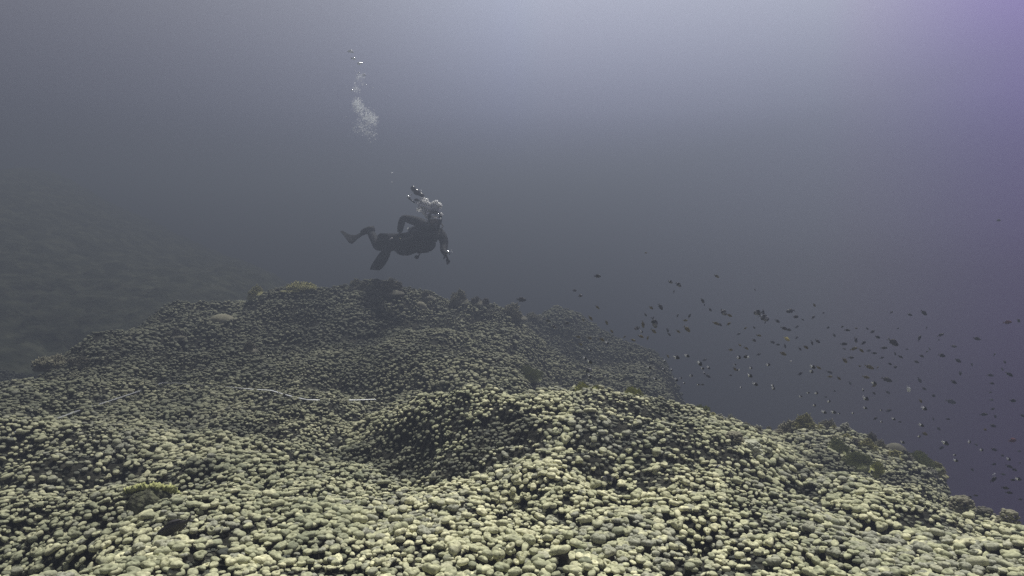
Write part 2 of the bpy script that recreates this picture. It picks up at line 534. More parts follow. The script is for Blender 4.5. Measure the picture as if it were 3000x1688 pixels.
def lobe_shape(kind, nt, nphi, rnd):
    """Unit coral lobe on a stalk: returns verts, faces, and the ring index from which the stalk begins."""
    tt = np.concatenate([np.linspace(0, 1, nt), [1.25, 1.6, 2.0]])
    ph = np.arange(nphi) / nphi * 2 * math.pi
    T, PH = np.meshgrid(tt, ph, indexing="ij")
    a = np.minimum(T, 1) * R(128)
    hgt = .72 if kind in (0, 4, 5) else (.55 if kind in (7,) else .64)
    rho = np.sin(np.minimum(a, math.pi / 2)) ** .64
    rho = np.where(a > math.pi / 2, np.cos((a - math.pi / 2) * .75), rho)
    z = hgt * np.sign(np.cos(a)) * np.abs(np.cos(a)) ** .85
    st = T > 1
    rho = np.where(st, np.interp(T, [1, 1.25, 2], [.80, .58, .62]), rho)
    z = np.where(st, np.interp(T, [1, 2], [-hgt * .66, -2.9]), z)
    plan = 1 + .07 * np.cos(2 * PH + rnd.uniform(0, 6)) + .05 * np.cos(3 * PH + rnd.uniform(0, 6)) + .03 * np.cos(5 * PH + rnd.uniform(0, 6))
    if kind == 4:
        plan = plan * (1 + .20 * np.cos(3 * PH + rnd.uniform(0, 6)))
    if kind == 3:
        plan = plan * (1 - .42 * np.exp(-((PH - math.pi) / .42) ** 2))
    rho = rho * plan
    x, y = rho * np.cos(PH), rho * np.sin(PH)
    top = np.clip(z / hgt + .2, 0, 1)
    if kind == 1:
        z = z - .62 * np.exp(-((x - .05) ** 2 + y ** 2) / .085) * top * 1.35
    if kind == 6:
        for _ in range(3):
            qx, qy = rnd.uniform(-.5, .5), rnd.uniform(-.5, .5)
            z = z - .34 * np.exp(-((x - qx) ** 2 + (y - qy) ** 2) / .03) * top
    if kind == 3:
        z = z - .3 * np.exp(-((x + .35) ** 2 / .12 + y ** 2 / .03)) * top
    if kind == 4:
        for q in range(3):
            an = rnd.uniform(-.2, .2) + q * 2.09
            l = np.abs(-math.sin(an) * x + math.cos(an) * y)
            z = z - .22 * np.exp(-(l / .1) ** 2) * top * (np.cos(an) * x + np.sin(an) * y > -.1)
    if kind == 5:
        z = z + .11 * np.sin(7 * x + 2.5 * np.sin(5 * y + rnd.uniform(0, 3))) * top
    if kind == 7:
        z = np.where(z > hgt * .7, hgt * .7 + (z - hgt * .7) * .35, z)
    z = z + .05 * np.sin(9.7 * x + rnd.uniform(0, 6)) * np.sin(8.9 * y + rnd.uniform(0, 6)) * top
    z = z + .06 * np.sin(4.3 * x + rnd.uniform(0, 6)) * np.sin(3.9 * y + rnd.uniform(0, 6)) * top
    if kind == 2:
        x = x * 1.55
        y = y * .86 + .22 * x * x * .3
    if kind == 5:
        x = x * 1.2
    v = np.stack([x, y, z], -1).reshape(-1, 3)
    nr = len(tt)
    i = np.arange(nr - 1)[:, None] * nphi
    k = np.arange(nphi)[None]
    k2 = (np.arange(nphi)[None] + 1) % nphi
    f = np.stack([i + k, i + nphi + k, i + nphi + k2, i + k2], -1).reshape(-1, 4)
    stalk = (np.repeat(np.arange(nr - 1), nphi) >= nt - 1)
    return v, f, stalk


def make_variants(nt, nphi, copies, seed):
    rnd = random.Random(seed)
    return [[lobe_shape(k, nt, nphi, rnd) for _ in range(copies)] for k in range(8)]


V_HI = make_variants(12, 20, 4, 1)
V_MID = make_variants(7, 11, 3, 2)
V_LOW = make_variants(4, 7, 2, 3)


def scatter():
    """Jittered positions over the reef in front of the camera."""
    pts = []
    for (d0, d1, step) in ((1.5, 5.0, .0282), (5.0, 9.0, .0285), (9.0, 16.5, .032)):
        xmax = d1 * .92
        gx = np.arange(-xmax, xmax, step)
        gy = np.arange(1.2, d1, step * .88)
        X, Y = np.meshgrid(gx, gy)
        X = X + (np.arange(len(gy)) % 2)[:, None] * step * .5
        X = X + RNG.uniform(-.42, .42, X.shape) * step
        Y = Y + RNG.uniform(-.42, .42, Y.shape) * step
        D = np.hypot(X, Y)
        ok = (D >= d0) & (D < d1) & (np.abs(X) < Y * .90 + .3)
        x, y = X[ok], Y[ok]
        pts.append(np.stack([x, y, np.full(len(x), step)], 1))
    p = np.concatenate(pts)
    x, y, step = p.T
    e = .05
    z = height(x, y)
    gx = (height(x + e, y) - height(x - e, y)) / (2 * e)
    gy = (height(x, y + e) - height(x, y - e)) / (2 * e)
    nz = 1 / np.sqrt(1 + gx ** 2 + gy ** 2)
    # what the camera could never see, even from a step to the side: steep backs far away
    px, py, d = proj(x, y, z)
    keep = (py < 2150) & (px > -520) & (px < 3520)
    # bare cracks and sandy-dark hollows
    cr = clumps(x + .25 * (vnoise(x * 2.1, y * 2.1, 3) - .5), y + .25 * (vnoise(x * 2.1, y * 2.1, 4) - .5), .62, 21)
    pr = np.clip((cr - .30) * 2.8, .05, 1) * np.clip(nz * 1.9 - .35, .3, 1)
    pr *= np.where(vnoise(x * 1.3 + 7, y * 1.3, 40) < .24, .45, 1)
    pr *= np.where((d > 12.6) & (px < 1000), 0.0, 1) * np.where(d > 6.5, .76, 1) * (1 - .6 * np.clip(hollow(x, y), 0, 1))
    pr *= .88 * np.clip((.55 * vnoise(x * 5.2, y * 5.2, 90) + .45 * vnoise(x * 11, y * 11, 91) - .2) * 4.5, .35, 1)
    lit = RNG.random(len(x)) < pr
    rub = ~lit & (RNG.random(len(x)) < .5) & (d < 8)
    keep &= lit | rub
    # no heads beyond the drop-off
    keep &= z > -6.5
    return x[keep], y[keep], z[keep], gx[keep], gy[keep], step[keep], d[keep], px[keep], py[keep], rub[keep]


CLEAR = []   # (x, y, r): ground kept free for other corals


def clear_at(p, r):
    CLEAR.append((p.x, p.y, r))


# distances of the larger corals are needed before the carpet is laid; they are listed here
def on_reef(px, py, fallback):
    d = hit(px, py)
    return fallback if d is None or abs(d - fallback) > 2.0 else d


PLATE_D = on_reef(440, 1490, 3.3)
clear_at(P(440, 1480, PLATE_D), .10)


def place_lobes():
    x, y, z, gx, gy, step, d, px, py, rub = scatter()
    keep = np.ones(len(x), bool)
    for cx, cy, r in CLEAR:
        keep &= (x - cx) ** 2 + (y - cy) ** 2 > r * r
    x, y, z, gx, gy, step, d, px, py, rub = [q[keep] for q in (x, y, z, gx, gy, step, d, px, py, rub)]
    n = len(x)
    size_field = .78 + .5 * vnoise(x * 1.7, y * 1.7, 50)
    r = step * .455 * size_field * np.exp(RNG.normal(0, .22, n))
    r = np.clip(r, step * .27, step * .78)
    r = np.where(rub, r * .75, r)
    kind = RNG.choice(8, n, p=[.25, .22, .07, .13, .15, .06, .06, .06])
    r = np.where((kind == 4) | (kind == 3), r * 1.25, r)
    lift = r * RNG.uniform(.7, 1.5, n) + np.clip(RNG.normal(.014, .018, n), -.01, .06) * (step / .06)
    nn = np.stack([-gx * .55, -gy * .55, np.ones(n)], 1)
    nn += RNG.normal(0, .16, (n, 3)) * [1, 1, 0]
    nn /= np.linalg.norm(nn, axis=1)[:, None]
    lift = np.where(rub, r * RNG.uniform(.1, .6, n), lift)
    c = np.stack([x, y, z], 1) + nn * lift[:, None]
    ang = RNG.uniform(0, 2 * math.pi, n)
    ref = np.stack([np.cos(ang), np.sin(ang), np.zeros(n)], 1)
    ax = ref - nn * (ref * nn).sum(1)[:, None]
    ax /= np.linalg.norm(ax, axis=1)[:, None]
    ay = np.cross(nn, ax)
    sx = r * RNG.uniform(1.02, 1.36, n)
    sy = r * RNG.uniform(.9, 1.2, n)
    sz = r * RNG.uniform(.72, 1.05, n)
    M = np.stack([ax * sx[:, None], ay * sy[:, None], nn * sz[:, None]], 2)      # columns
    tint = np.clip(.22 + .55 * vnoise(x * 2.3, y * 2.3, 60) + RNG.normal(0, .2, n), 0, 1)
    dead = (RNG.random(n) < .07 + .40 * (vnoise(x * 2.2, y * 2.2, 61) > .68)) * RNG.uniform(.55, 1, n)
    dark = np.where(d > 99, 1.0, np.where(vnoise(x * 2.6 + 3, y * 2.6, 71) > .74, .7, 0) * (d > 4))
    painted_far_dim = np.clip((d - 4.2) / 3.6, 0, 1) * (.44 + .22 * vnoise(x * .9, y * .9, 77)) + np.clip((d - 10.5) / 3, 0, 1) * .22  # fading of the light with distance, painted into the coral's colour
    dark = np.maximum(dark, painted_far_dim + .26 * np.clip((-x - .5) / 1.6, 0, 1))  # dimmer light towards the left is painted into the colour too
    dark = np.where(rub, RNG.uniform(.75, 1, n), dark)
    # the 300 that show largest are things of their own
    show = r / d * F_PX
    mx_, my_, _ = proj(c[:, 0], c[:, 1], c[:, 2])
    inside = ~rub & (mx_ > 15) & (mx_ < 2985) & (my_ < 1672) & (my_ > 200)
    order = np.argsort(-np.where(inside, show, 0))[:300]
    single = np.zeros(n, bool)
    single[order] = True
    vs, fs, mi, at = [], [], [], []
    off = 0
    near_cut, mid_cut = 2.8, 4.4
    for lod, V in ((0, V_HI), (1, V_MID), (2, V_LOW)):
        sel_d = (d < near_cut) if lod == 0 else ((d >= near_cut) & (d < mid_cut) if lod == 1 else d >= mid_cut)
        for k in range(8):
            for q, (v, f, stalk) in enumerate(V[k]):
                s = np.nonzero(sel_d & (kind == k) & ((np.arange(n) % len(V[k])) == q) & ~single)[0]
                if not len(s):
                    continue
                vv = np.einsum("nij,vj->nvi", M[s], v) + c[s][:, None, :]
                ff = f[None] + (np.arange(len(s)) * len(v))[:, None, None] + off
                off += len(s) * len(v)
                vs.append(vv.reshape(-1, 3).astype(np.float32))
                fs.append(ff.reshape(-1, 4).astype(np.int32))
                mi.append(np.tile(stalk.astype(np.int32), len(s)))
                a = np.zeros((len(s), len(v), 4), np.float32)
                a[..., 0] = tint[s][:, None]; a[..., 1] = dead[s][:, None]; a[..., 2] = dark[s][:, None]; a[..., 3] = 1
                at.append(a.reshape(-1, 4))
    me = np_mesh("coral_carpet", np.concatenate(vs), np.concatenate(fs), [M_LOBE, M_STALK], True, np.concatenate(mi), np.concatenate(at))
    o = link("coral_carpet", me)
    tag(o, "cream carpet of countless knobbly coral heads over the reef slope", "coral", kind="stuff")
    print("lobes", n, "verts", off)
    out = []
    for s in order:
        k = int(kind[s])
        v, f, stalk = V_HI[k][int(s) % len(V_HI[k])]
        vv = np.einsum("ij,vj->vi", M[s], v)
        a = np.zeros((len(v), 4), np.float32)
        a[:, 0], a[:, 1], a[:, 3] = tint[s], dead[s], 1
        ob = link("coral_head", np_mesh("coral_head", vv, f, [M_LOBE, M_STALK], True, stalk.astype(np.int32), a))
        ob.location = c[s]
        tag(ob, None, "coral head", "knobbly coral heads nearest the camera")
        out.append((ob, k, dead[s] > .3, float(mx_[s]), float(my_[s]), float(r[s])))
    return out


HEADS = place_lobes()


def single_out(items, base):
    """items: (object, kind phrase, place phrase, px, py). Gives each a label that its kind, its place and, where needed, its order there single out."""
    cells = {}
    for it in items:
        cells.setdefault((it[1], it[2]), []).append(it)
    for (kind, place), its in cells.items():
        stem = f"{kind} {place}"
        if len(its) == 1:
            its[0][0]["label"] = stem
            continue
        its = sorted(its, key=lambda t: t[3])
        n = len(its)
        words = {2: ["left", "right"], 3: ["left", "middle", "right"]}.get(n)
        if words:
            for w, it in zip(words, its):
                it[0]["label"] = f"{w} {stem}"
            continue
        ordn = ["leftmost", "second from left", "third from left"]
        ordr = ["rightmost", "second from right", "third from right"]
        rest = []
        for i, it in enumerate(its):
            if i < 3:
                it[0]["label"] = f"{ordn[i]} {stem}"
            elif n - 1 - i < min(3, n - 3):
                it[0]["label"] = f"{ordr[n - 1 - i]} {stem}"
            else:
                rest.append(it)
        rest.sort(key=lambda t: t[4])
        for i, it in enumerate(rest):
            if len(rest) == 1:
                it[0]["label"] = f"middlemost {stem}"
            elif i == 0:
                it[0]["label"] = f"highest middle {stem}"
            elif i == len(rest) - 1:
                it[0]["label"] = f"lowest middle {stem}"
            else:
                it[0]["label"] = f"one of several middle {stem}"


def label_heads():
    its = []
    rs = sorted(h[5] for h in HEADS)
    cut = rs[len(rs) // 2]
    for ob, k, dead, px, py, r in HEADS:
        tone = "grey dead" if dead else "cream"
        size = "large" if r > cut else "small"
        kind = f"{size} {tone} coral {LOBE_KINDS[k]}"
        place = ("by the dark bottom hollow" if px < 450 else "below the yellow-green plate coral" if px < 900 else "at the bottom of the pale patch" if px < 1350
                 else "below the dark slope" if px < 1750 else "below the near crest" if px < 2200 else "below the bushy ridge" if px < 2600 else "by the lower right drop-off")
        its.append((ob, kind, place, px, py))
    single_out(its, "coral")


label_heads()

# ------------------------------------------------------------------ bushy, plate and boulder corals
M_SOFT = {
    "olive": mat("olive_soft_coral", (.22, .21, .08), .9, noise=(14, (.34, .33, .15), .4, .7)),
    "brown": mat("brown_coral", (.17, .16, .11), .9, noise=(12, (.27, .26, .18), .4, .7)),
    "dark": mat("dark_coral", (.09, .085, .065), .9, noise=(12, (.15, .145, .105), .4, .7)),
    "grey": mat("grey_coral", (.22, .22, .18), .9, noise=(16, (.36, .36, .30), .4, .7)),
    "pale": mat("pale_coral", (.42, .43, .32), .85, noise=(16, (.58, .58, .46), .4, .7)),
    "yellow": mat("yellow_coral", (.34, .35, .11), .85, noise=(16, (.46, .46, .20), .4, .7)),
    "green": mat("green_feather_coral", (.24, .26, .12), .9, noise=(14, (.36, .38, .19), .4, .7)),
}
REEF_CORALS = []


def ground_at(px, py, d):
    """World point on the reef below the image point, at about that distance."""
    q = P(px, py, d)
    return Vector((q.x, q.y, float(height(np.array([q.x]), np.array([q.y]))[0])))


def crest_d(px, py, h, d):
    """Distance of the first reef surface found going down the picture from (px, py): what the coral there stands on."""
    for k in range(14):
        q = hit(px, py + h * .3 + k * 5)
        if q is not None and abs(q - d) < 3.2:
            return q + .04
    return d


def twig_bush(name, px, py, w, h, d, colour, label, cat="coral", style="bush", n=None, seed=0):
    """A coral whose image is w x h pixels, centred on (px, py), d metres away; grows from the reef under it."""
    rnd = random.Random(seed * 77 + int(px) * 13 + int(py))
    d = crest_d(px, py, h, d)
    u = d / F_PX
    W, H = w * u, h * u
    c = P(px, py, d)
    base = ground_at(px, py, d)
    c.z = base.z + H * .52
    root = Vector((c.x, c.y, base.z - .03))
    topz = c.z + H * .5
    hh = topz - root.z
    mb = MB()
    n = n or (220 if style == "colony" else max(110, min(620, int(w * h / 6))))
    R_ = W / 2
    lobes = []
    for q in range(rnd.randint(5, 7)):
        a = rnd.uniform(0, 2 * math.pi)
        rr = .62 * math.sqrt(rnd.random())
        lobes.append((rr * math.cos(a), rr * math.sin(a), rnd.uniform(.32, .52), rnd.uniform(.55, 1.0) * (1 - .35 * rr)))
    lobes[0] = (rnd.uniform(-.25, .25), 0, .45, 1.0)
    for i in range(n):
        lx, ly, lr, lh = rnd.choice(lobes)
        a = rnd.uniform(0, 2 * math.pi)
        rr = math.sqrt(rnd.random())
        el = (1 - rr ** 2) ** .5
        k = rnd.uniform(.7, 1.1)
        tip = Vector((R_ * (lx + lr * rr * math.cos(a)), R_ * .8 * (ly + lr * rr * math.sin(a)), (hh - H) + H * (lh * (.12 + .88 * el) * k)))
        if style == "feather":
            tip.x += .25 * H * rnd.uniform(.2, 1)
        st = Vector((tip.x * .72, tip.y * .72, max(0, tip.z - H * rnd.uniform(.3, .5))))
        mid = st.lerp(tip, .6) + Vector((rnd.gauss(0, 1), rnd.gauss(0, 1), rnd.gauss(0, .6))) * W * .03
        th = W * (.016 if style == "feather" else .024)
        if style == "colony":
            t = rnd.random()
            a = rnd.uniform(0, 2 * math.pi)
            rad = R_ * .78 * (1 - .45 * t ** 3) * (1 + .18 * math.sin(5 * t * 6.28 + a))
            p = Vector((rad * math.cos(a), rad * .8 * math.sin(a), (hh - H) - H * .25 + H * 1.15 * t))
            if rnd.random() < .25:
                p = Vector((rad * .6 * rnd.uniform(-1, 1), rad * .5 * rnd.uniform(-1, 1), hh - H * rnd.uniform(.06, .16)))
            q = W * rnd.uniform(.045, .085)
            mb.ball(p, (q * 1.15, q, q * .75), 10, 7)
            continue
        if style == "feather":
            mb.tube([st, mid, tip], [th * .6, th * .55, th * .25], 4, cap=False)
            for q in range(4):
                p = mid.lerp(tip, q / 3)
                s = Vector((rnd.gauss(0, 1), rnd.gauss(0, 1), rnd.gauss(.3, .7))).normalized() * W * .07
                mb.add([p, p + s, p + s * .6 + Vector((0, 0, W * .03)), p + Vector((0, 0, W * .02))], [(0, 1, 2, 3)])
        elif style == "knob":
            mb.tube([st, mid, tip], [th * .9, th, th * .9], 5, cap=False)
            mb.ball(tip, (th * rnd.uniform(1.4, 2.4), th * rnd.uniform(1.4, 2.4), th * rnd.uniform(1.0, 1.6)), 7, 5)
        else:
            mb.tube([st, mid, tip], [th * .8, th * .7, th * .45], 4, cap=False)
            for q in range(3):
                s = Vector((rnd.gauss(0, 1), rnd.gauss(0, 1), rnd.uniform(.1, 1))).normalized() * W * .075
                p = mid.lerp(tip, rnd.random())
                mb.tube([p, p + s], [th * .5, th * .3], 4)
    # woody heart that carries the twigs
    core = MB()
    rings, sg = 6, 12
    vv, ff = [], []
    for i in range(rings + 1):
        t = i / rings
        z = (hh - H * .5) * t
        rad = R_ * (.95 - .75 * t ** 2.2)
        for k in range(sg):
            a = 2 * math.pi * k / sg
            j = rad * rnd.uniform(.78, 1.15)
            vv.append((j * math.cos(a), j * .8 * math.sin(a), z + rnd.uniform(-.04, .04) * H))
    for i in range(rings):
        for k in range(sg):
            p, q = i * sg + k, i * sg + (k + 1) % sg
            ff.append((p, q, q + sg, p + sg))
    vv.append((0, 0, hh - H * .46))
    ff += [(rings * sg + k, rings * sg + (k + 1) % sg, len(vv) - 1) for k in range(sg)]
    core.add(vv, ff)
    e = empty(name, root)
    mb.build("branches", M_SOFT[colour], e)
    core.build("stem", M_SOFT["dark"] if colour == "brown" else M_SOFT[colour], e)
    tag(e, label, cat, REEF_GROUP.get(name))
    REEF_CORALS.append(e)
    return e


REEF_GROUP = {"bushy_coral": "bushy corals along the reef crests", "soft_coral": "soft corals on the reef ridge", "tufted_coral": "yellowish tufts on the near crest"}


def boulder(name, px, py, w, h, d, colour, label, cat="coral", rough=.10, seed=1, facets=26):
    u = d / F_PX
    W, H = w * u / 2, h * u
    c = P(px, py, d)
    base = ground_at(px, py, d)
    zb = min(base.z, c.z - H * .5) - .03
    zt = c.z + H * .5
    rnd = random.Random(seed)
    ph = [rnd.uniform(0, 6) for _ in range(8)]
    n, m = facets, 14
    vv, ff = [], []
    for i in range(m + 1):
        t = i / m * math.pi * .62
        for k in range(n):
            a = 2 * math.pi * k / n
            b = 1 + rough * (math.sin(3 * a + ph[0] + 2 * t) + .7 * math.sin(5 * a + ph[1]) * math.sin(4 * t + ph[2]) + .5 * math.sin(9 * a + ph[3]) * math.sin(7 * t + ph[4])) * math.sin(t)
            vv.append((W * b * math.sin(t) * math.cos(a), W * .8 * b * math.sin(t) * math.sin(a), (zt - zb) - (1 - math.cos(t)) * (zt - zb) / 1.37 * (1 + .3 * (b - 1))))
    for i in range(m):
        for k in range(n):
            p, q = i * n + k, i * n + (k + 1) % n
            ff.append((p, p + n, q + n, q))
    mb = MB()
    mb.add(vv, ff)
    o = mb.build(name, M_SOFT[colour])
    o.location = (c.x, c.y, zb)
    tag(o, label, cat)
    return o


M_PLATE_TOP = mat("plate_top", (.36, .37, .15), .85, noise=(30, (.22, .24, .10), .45, .7), bump=(60, .5, .006))
M_PLATE_UNDER = mat("plate_under", (.10, .105, .06), .95, noise=(40, (.045, .045, .03), .4, .65), bump=(45, 1.0, .02))


def plate_coral(px, py, w, d, label):
    """A dark rounded cup whose upper back edge carries ragged yellow-green frills."""
    u = d / F_PX
    g = ground_at(px, py, d)
    e = empty("plate_coral", (g.x, g.y, g.z - .025))
    rnd = random.Random(5)
    Rr = w * u * .5
    cup = MB()
    n, m = 40, 14
    vv, ff = [], []
    for i in range(m + 1):
        t = i / m * math.pi * .6
        for k in range(n):
            a = 2 * math.pi * k / n
            b = 1 + .09 * math.sin(5 * a + 1) * math.sin(3 * t) + .06 * math.sin(11 * a) * math.sin(6 * t + 1) + rnd.uniform(-.03, .03)
            vv.append((Rr * .92 * b * math.sin(t) * math.cos(a), Rr * .62 * b * math.sin(t) * math.sin(a), Rr * .78 * b * math.cos(t)))
    for i in range(m):
        for k in range(n):
            p, q = i * n + k, i * n + (k + 1) % n
            ff.append((p, p + n, q + n, q))
    cup.add(vv, ff)
    cup.build("cup", M_PLATE_UNDER, e)
    fr = MB()
    for q in range(110):
        a = R(rnd.uniform(8, 172))
        t = R(rnd.uniform(8, 44))
        c = Vector((Rr * .95 * math.sin(t * 1.9) * math.cos(a), Rr * .5 * math.sin(t) * math.sin(a), Rr * .80 * math.cos(t * 1.15)))
        out = Vector((math.cos(a) * .7, math.sin(a) * .3, 1.0 + rnd.uniform(-.3, .3))).normalized()
        sd = out.cross(Vector((rnd.gauss(0, 1), rnd.gauss(0, 1), 0))).normalized()
        ln, wd = Rr * rnd.uniform(.12, .26), Rr * rnd.uniform(.06, .13)
        th = out.cross(sd).normalized() * .003
        k2 = rnd.uniform(-.4, .4)
        ol = [c - sd * wd * .5, c - sd * wd + out * ln * .7, c - sd * wd * .4 + out * ln, c + sd * wd * k2 + out * ln * .82, c + sd * wd * .7 + out * ln * 1.05, c + sd * wd * .5]
        fr.add([p - th for p in ol] + [p + th for p in ol], [(0, 1, 2, 3), (0, 3, 4, 5), (9, 8, 7, 6), (11, 10, 9, 6)] + [(x, x + 6, (x + 1) % 6 + 6, (x + 1) % 6) for x in range(6)])
    fr.build("frill", M_PLATE_TOP, e)
    tag(e, label, "coral")
    return e


plate_coral(440, 1470, 170, PLATE_D, "dark cup coral fringed with ragged yellow-green frills among the cream heads")

# far crest
FAR = [(755, 812, 62, 56, 10.9, "olive", "faint olive bush coral at the left end of the far crest"),
       (700, 838, 50, 26, 10.6, "pale", "low pale tuft of coral on the far crest's left shoulder"),
       (880, 824, 110, 30, 11.0, "olive", "low wide yellowish bush coral along the top of the far crest"),
       (1045, 838, 66, 46, 11.0, "brown", "brown bush coral beside the large dark round one on the far crest"),
       (1140, 848, 86, 72, 11.0, "dark", "large dark round bush coral under the diver on the far crest"),
       (1252, 868, 48, 38, 11.1, "dark", "small dark round coral between two larger bushes on the far crest"),
       (1345, 866, 62, 66, 11.2, "brown", "tall brown bush coral standing up from the far crest"),
       (1405, 888, 56, 42, 11.4, "dark", "low dim coral just beyond the tall brown bush"),
       (1500, 885, 78, 76, 12.2, "brown", "faint tall bush coral at the far crest's right end"),
       (1560, 930, 60, 36, 12.6, "brown", "faint low bush coral above the hazy far shoulder"),
       (515, 985, 56, 46, 9.0, "dark", "dark bush coral in a hollow of the left slope"),
       (730, 1022, 60, 50, 8.3, "dark", "dark bush coral in the gap below the left slope's boulder"),
       (160, 1052, 110, 44, 7.0, "brown", "wide brown ragged coral clump on the left skyline of the carpet"),
       (236, 1066, 60, 34, 7.0, "dark", "dark ragged coral beside the left skyline clump")]
for i, a in enumerate(FAR):
    a = (a[0], a[1] + a[3] * .1, a[2] * 1.15, a[3] * .62, *a[4:])
    twig_bush("bushy_coral", *a, seed=i)
# near crest tufts
TUFTS = [(1545, 1104, 92, 34, 5.7, "green", "wide greenish tuft of soft coral behind the near crest"),
         (1700, 1128, 60, 30, 5.4, "yellow", "yellowish tuft with bright tips on the near crest"),
         (1745, 1140, 44, 22, 5.35, "yellow", "small yellowish tuft beside the bright-tipped tuft on the near crest"),
         (1850, 1128, 80, 26, 5.5, "yellow", "long low yellowish tuft on top of the near mound"),
         (2052, 1150, 64, 30, 5.9, "green", "greenish tuft where the near crest meets the bushy ridge")]
for i, a in enumerate(TUFTS):
    twig_bush("tufted_coral", *a, seed=40 + i, style="feather")
# bushy ridge on the right
RIDGE = [(2108, 1160, 54, 40, 6.0, "grey", "grey knobbly coral at the upper end of the bushy ridge", "knob"),
         (2152, 1162, 84, 44, 6.1, "olive", "olive bush with a fringe of twigs on the bushy ridge", "bush"),
         (2212, 1178, 72, 48, 6.0, "pale", "bright pale twiggy coral on the bushy ridge", "bush"),
         (2262, 1162, 30, 26, 6.6, "dark", "small dark knob sticking up behind the pale twiggy coral", "knob"),
         (2305, 1192, 84, 54, 6.5, "brown", "dull brown bush coral in the middle of the bushy ridge", "bush"),
         (2368, 1220, 82, 78, 6.4, "olive", "big olive-brown bush coral topping the bushy ridge", "bush"),
         (2425, 1240, 66, 50, 6.6, "brown", "brown bush coral leaning on the big olive-brown bush", "bush"),
         (2470, 1258, 56, 40, 6.7, "grey", "grey bush coral low on the bushy ridge", "knob"),
         (2445, 1310, 80, 62, 5.9, "green", "upper green feathery soft coral in the ridge's dip", "feather"),
         (2500, 1350, 84, 62, 5.7, "green", "middle green feathery soft coral in the ridge's dip", "feather"),
         (2560, 1380, 64, 50, 5.5, "yellow", "lower yellow-green feathery soft coral in the ridge's dip", "feather"),
         (2552, 1290, 62, 44, 6.6, "dark", "dark bush coral left of the round dark boulder", "bush"),
         (2702, 1302, 110, 58, 7.4, "green", "wide hazy green sea fan beyond the ridge", "feather"),
         (2742, 1344, 66, 56, 7.2, "olive", "hazy olive bush beyond the ridge below the sea fan", "bush"),
         (2722, 1385, 50, 36, 6.6, "grey", "grey knobbly coral on the ridge's lower edge", "knob"),
         (2818, 1492, 66, 46, 4.9, "brown", "brown knobbly coral at the foot of the lower right slope", "colony"),
         (2885, 1512, 56, 44, 4.4, "dark", "small dark knobbly coral beside the pillar coral", "colony"),
         (2955, 1508, 66, 86, 4.3, "brown", "tall brown pillar coral with knobbed top at the lower right", "colony"),
         (2200, 1318, 62, 40, 4.45, "pale", "pale cauliflower coral among the heads of the right slope", "colony"),
         (2150, 1292, 56, 34, 4.7, "brown", "brown cauliflower coral just behind the pale one", "colony"),
         (1012, 1490, 40, 26, 3.3, "grey", "grey cauliflower coral low in the pale carpet", "colony")]
for i, a in enumerate(RIDGE):
    kk = .85 if a[4] < 5 else .66
    a = (a[0], a[1] + a[3] * (1 - kk) * .5 + (8 if kk < .6 else 0), a[2] * 1.1, a[3] * kk, *a[4:])
    twig_bush("soft_coral" if a[7] == "feather" else "bushy_coral", *a[:7], style=a[7], seed=70 + i)
FRINGE = []
_fr = random.Random(12)
for k in range(18):
    t = k / 17
    fx = 2085 + 560 * t + _fr.uniform(-14, 14)
    fy = 9 + float(np.interp(fx, [2085, 2200, 2300, 2400, 2500, 2650], [1168, 1186, 1212, 1246, 1284, 1334])) + _fr.uniform(-8, 12)
    col = _fr.choice(["brown", "grey", "olive", "dark", "brown"])
    word = {"brown": "dull brown", "grey": "grey", "olive": "olive", "dark": "blackish"}[col]
    e = twig_bush("bushy_coral", fx, fy, _fr.uniform(44, 78), _fr.uniform(18, 32), 6.1 + .5 * t + _fr.uniform(-.15, .3), col, None, style=_fr.choice(["bush", "knob", "bush"]), seed=200 + k)
    FRINGE.append((e, f"low {word} fringe coral", "on the upper bushy ridge" if fx < 2350 else "on the lower bushy ridge", fx, fy))
single_out(FRINGE, "coral")
boulder("boulder_coral", 650, 932, 74, 24, 9.3, "brown", "smooth brown boulder coral on the left slope of the far hill", rough=.03)
boulder("boulder_coral", 1140, 897, 46, 24, 10.2, "grey", "smooth grey boulder coral below the dark round bush", rough=.03, seed=2)
boulder("boulder_coral", 1232, 896, 40, 24, 10.3, "brown", "small brown boulder coral below the far crest", rough=.04, seed=3)
boulder("boulder_coral", 1108, 1062, 60, 22, 7.8, "grey", "low grey boulder coral in the middle of the far hill", rough=.03, seed=4)
boulder("boulder_coral", 2622, 1318, 92, 40, 6.9, "dark", "round dark boulder coral on the lower ridge", rough=.05, seed=5)
boulder("boulder_coral", 870, 1085, 34, 18, 7.4, "dark", "small dark sponge-like boulder above the measuring tape", rough=.08, seed=6)


